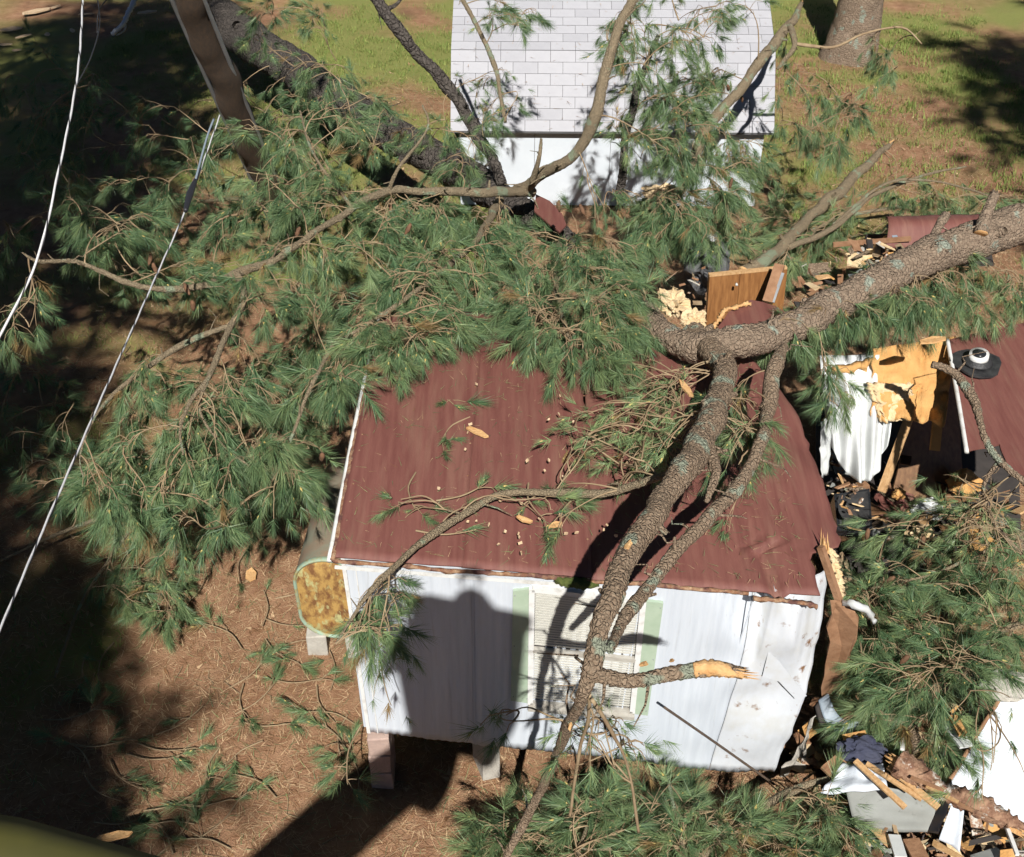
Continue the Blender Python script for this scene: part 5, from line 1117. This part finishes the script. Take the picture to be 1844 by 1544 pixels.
tube('boom', [V(-.35, -.25, 7.0), V(-1.2, -.9, 6.75), V(-2.3, -1.9, 6.4), V(-4.2, -4., 5.6)], [.28, .30, .30, .32], M['trimwhite'], bk, 12, .3)
tube('knuckle', [V(-.6, -.2, 6.75), V(-.3, -.35, 6.75)], [.34, .34], M['greymetal'], bk, 16, .1)
tk = thing('lift_truck', V(-1.5, -1.5, 0), 'unseen flatbed lift truck added below the bucket, dark to cut bounce light', 'truck')  # unseen truck added to block ground bounce, dark so it reflects little
block('bed', V(-1.2, .2, 1.15), 6.4, 2.3, .25, M['dark'], tk, .12, 0)
block('cab', V(2.9, .6, 1.7), 1.9, 2.1, 1.7, M['navy'], tk, .12, .01)
block('turret', V(-1.6, -.4, 1.9), .8, .8, 1.3, M['dark'], tk, .12, 0)
for wx, wy in ((-3.4, -.9), (-3.1, 1.2), (2.6, -.5), (2.4, 1.7)):
    tube('wheel', [V(wx, wy-.14, .5), V(wx, wy+.14, .5)], [.5, .5], M['tar'], tk, 24, .1)
tube('lower_boom', [V(-1.6, -.4, 2.4), V(-3.4, -3.4, 4.6), V(-4.2, -4., 5.6)], [.22, .2, .2], M['trimwhite'], tk, 10, .4)
pn = thing('person', V(0, -.38, 7.26), 'person in dark jacket and hard hat photographing from the lift bucket', 'person')
def skin(name, verts, edges, rad, parent, mats, root=0):
    me = bpy.data.meshes.new(name); me.from_pydata([tuple(v) for v in verts], edges, []); o = link(name, me, parent)
    md = o.modifiers.new('skin', 'SKIN'); md.use_smooth_shade = True
    sv = me.skin_vertices[0].data
    for i, r_ in enumerate(rad): sv[i].radius = (r_, r_) if not isinstance(r_, tuple) else r_
    sv[root].use_root = True
    s2 = o.modifiers.new('sub', 'SUBSURF'); s2.levels = 1; s2.render_levels = 2
    for m in mats: me.materials.append(m)
    return o
by = -.36; fz = 7.17
vt = [V(0, by, fz+.92), V(0, by, fz+1.12), V(0, by, fz+1.36), V(0, by+.01, fz+1.5), V(0, by+.03, fz+1.62), V(0, by+.03, fz+1.74),
      V(-.10, by, fz+.86), V(-.11, by+.03, fz+.46), V(-.11, by, fz+.08), V(-.11, by+.14, fz+.04), V(.10, by, fz+.86), V(.11, by+.03, fz+.46), V(.11, by, fz+.08), V(.11, by+.14, fz+.04),
      V(-.20, by, fz+1.40), V(-.42, by+.06, fz+1.24), V(-.10, by+.27, fz+1.60), V(-.06, by+.31, fz+1.66), V(.20, by, fz+1.40), V(.42, by+.06, fz+1.24), V(.10, by+.27, fz+1.60), V(.06, by+.31, fz+1.66)]
eg = [(0, 1), (1, 2), (2, 3), (3, 4), (4, 5), (0, 6), (6, 7), (7, 8), (8, 9), (0, 10), (10, 11), (11, 12), (12, 13), (2, 14), (14, 15), (15, 16), (16, 17), (2, 18), (18, 19), (19, 20), (20, 21)]
skin('body', vt, eg, [(.17, .12), (.16, .11), (.17, .11), .055, (.08, .10), (.07, .09), .09, .065, .05, .04, .09, .065, .05, .04, .075, .055, .04, .03, .075, .055, .04, .03], pn, [M['jacket']])
for s in (-1, 1):
    for k in range(4): tube('finger', [V(s*.075, -.06, 8.93+.018*k), V(s*.088, -.03, 8.935+.018*k), V(s*.07, -.008, 8.94+.018*k)], [.009, .009, .007], M['skin'], pn, 8, .01)
    tube('thumb', [V(s*.07, -.07, 8.93), V(s*.05, -.045, 8.95), V(s*.035, -.032, 8.965)], [.011, .01, .008], M['skin'], pn, 8, .01)
hc = V(0, by+.03, fz+1.76)
hv = []; hf = []; nseg = 24
for j in range(9):
    a = j/8*math.pi/2
    for k in range(nseg): hv.append(hc+V(.15*math.cos(a)*math.cos(k*6.2832/nseg), .17*math.cos(a)*math.sin(k*6.2832/nseg), .16*math.sin(a)))
for j in range(8):
    for k in range(nseg): hf.append((j*nseg+k, j*nseg+(k+1) % nseg, (j+1)*nseg+(k+1) % nseg, (j+1)*nseg+k))
mesh('hard_hat', hv, hf, M['hat'], pn, True)
mesh('hat_brim', [hc+V(math.cos(k*6.2832/24)*r_*.98, math.sin(k*6.2832/24)*r_*1.1, z) for z in (0, -.008) for r_ in (.13, .17) for k in range(24)], [(k, (k+1) % 24, 24+(k+1) % 24, 24+k) for k in range(24)]+[(48+k, 72+k, 72+(k+1) % 24, 48+(k+1) % 24) for k in range(24)]+[(24+k, 24+(k+1) % 24, 72+(k+1) % 24, 72+k) for k in range(24)], M['hat'], pn)
ph = CAM-FW*.02
tag(slab('phone', [ph+RT*x-UP*y for x, y in ((-.07, -.035), (.07, -.035), (.07, .035), (-.07, .035))], .009, M['black']), 'black phone held up by the person in the bucket', 'phone')
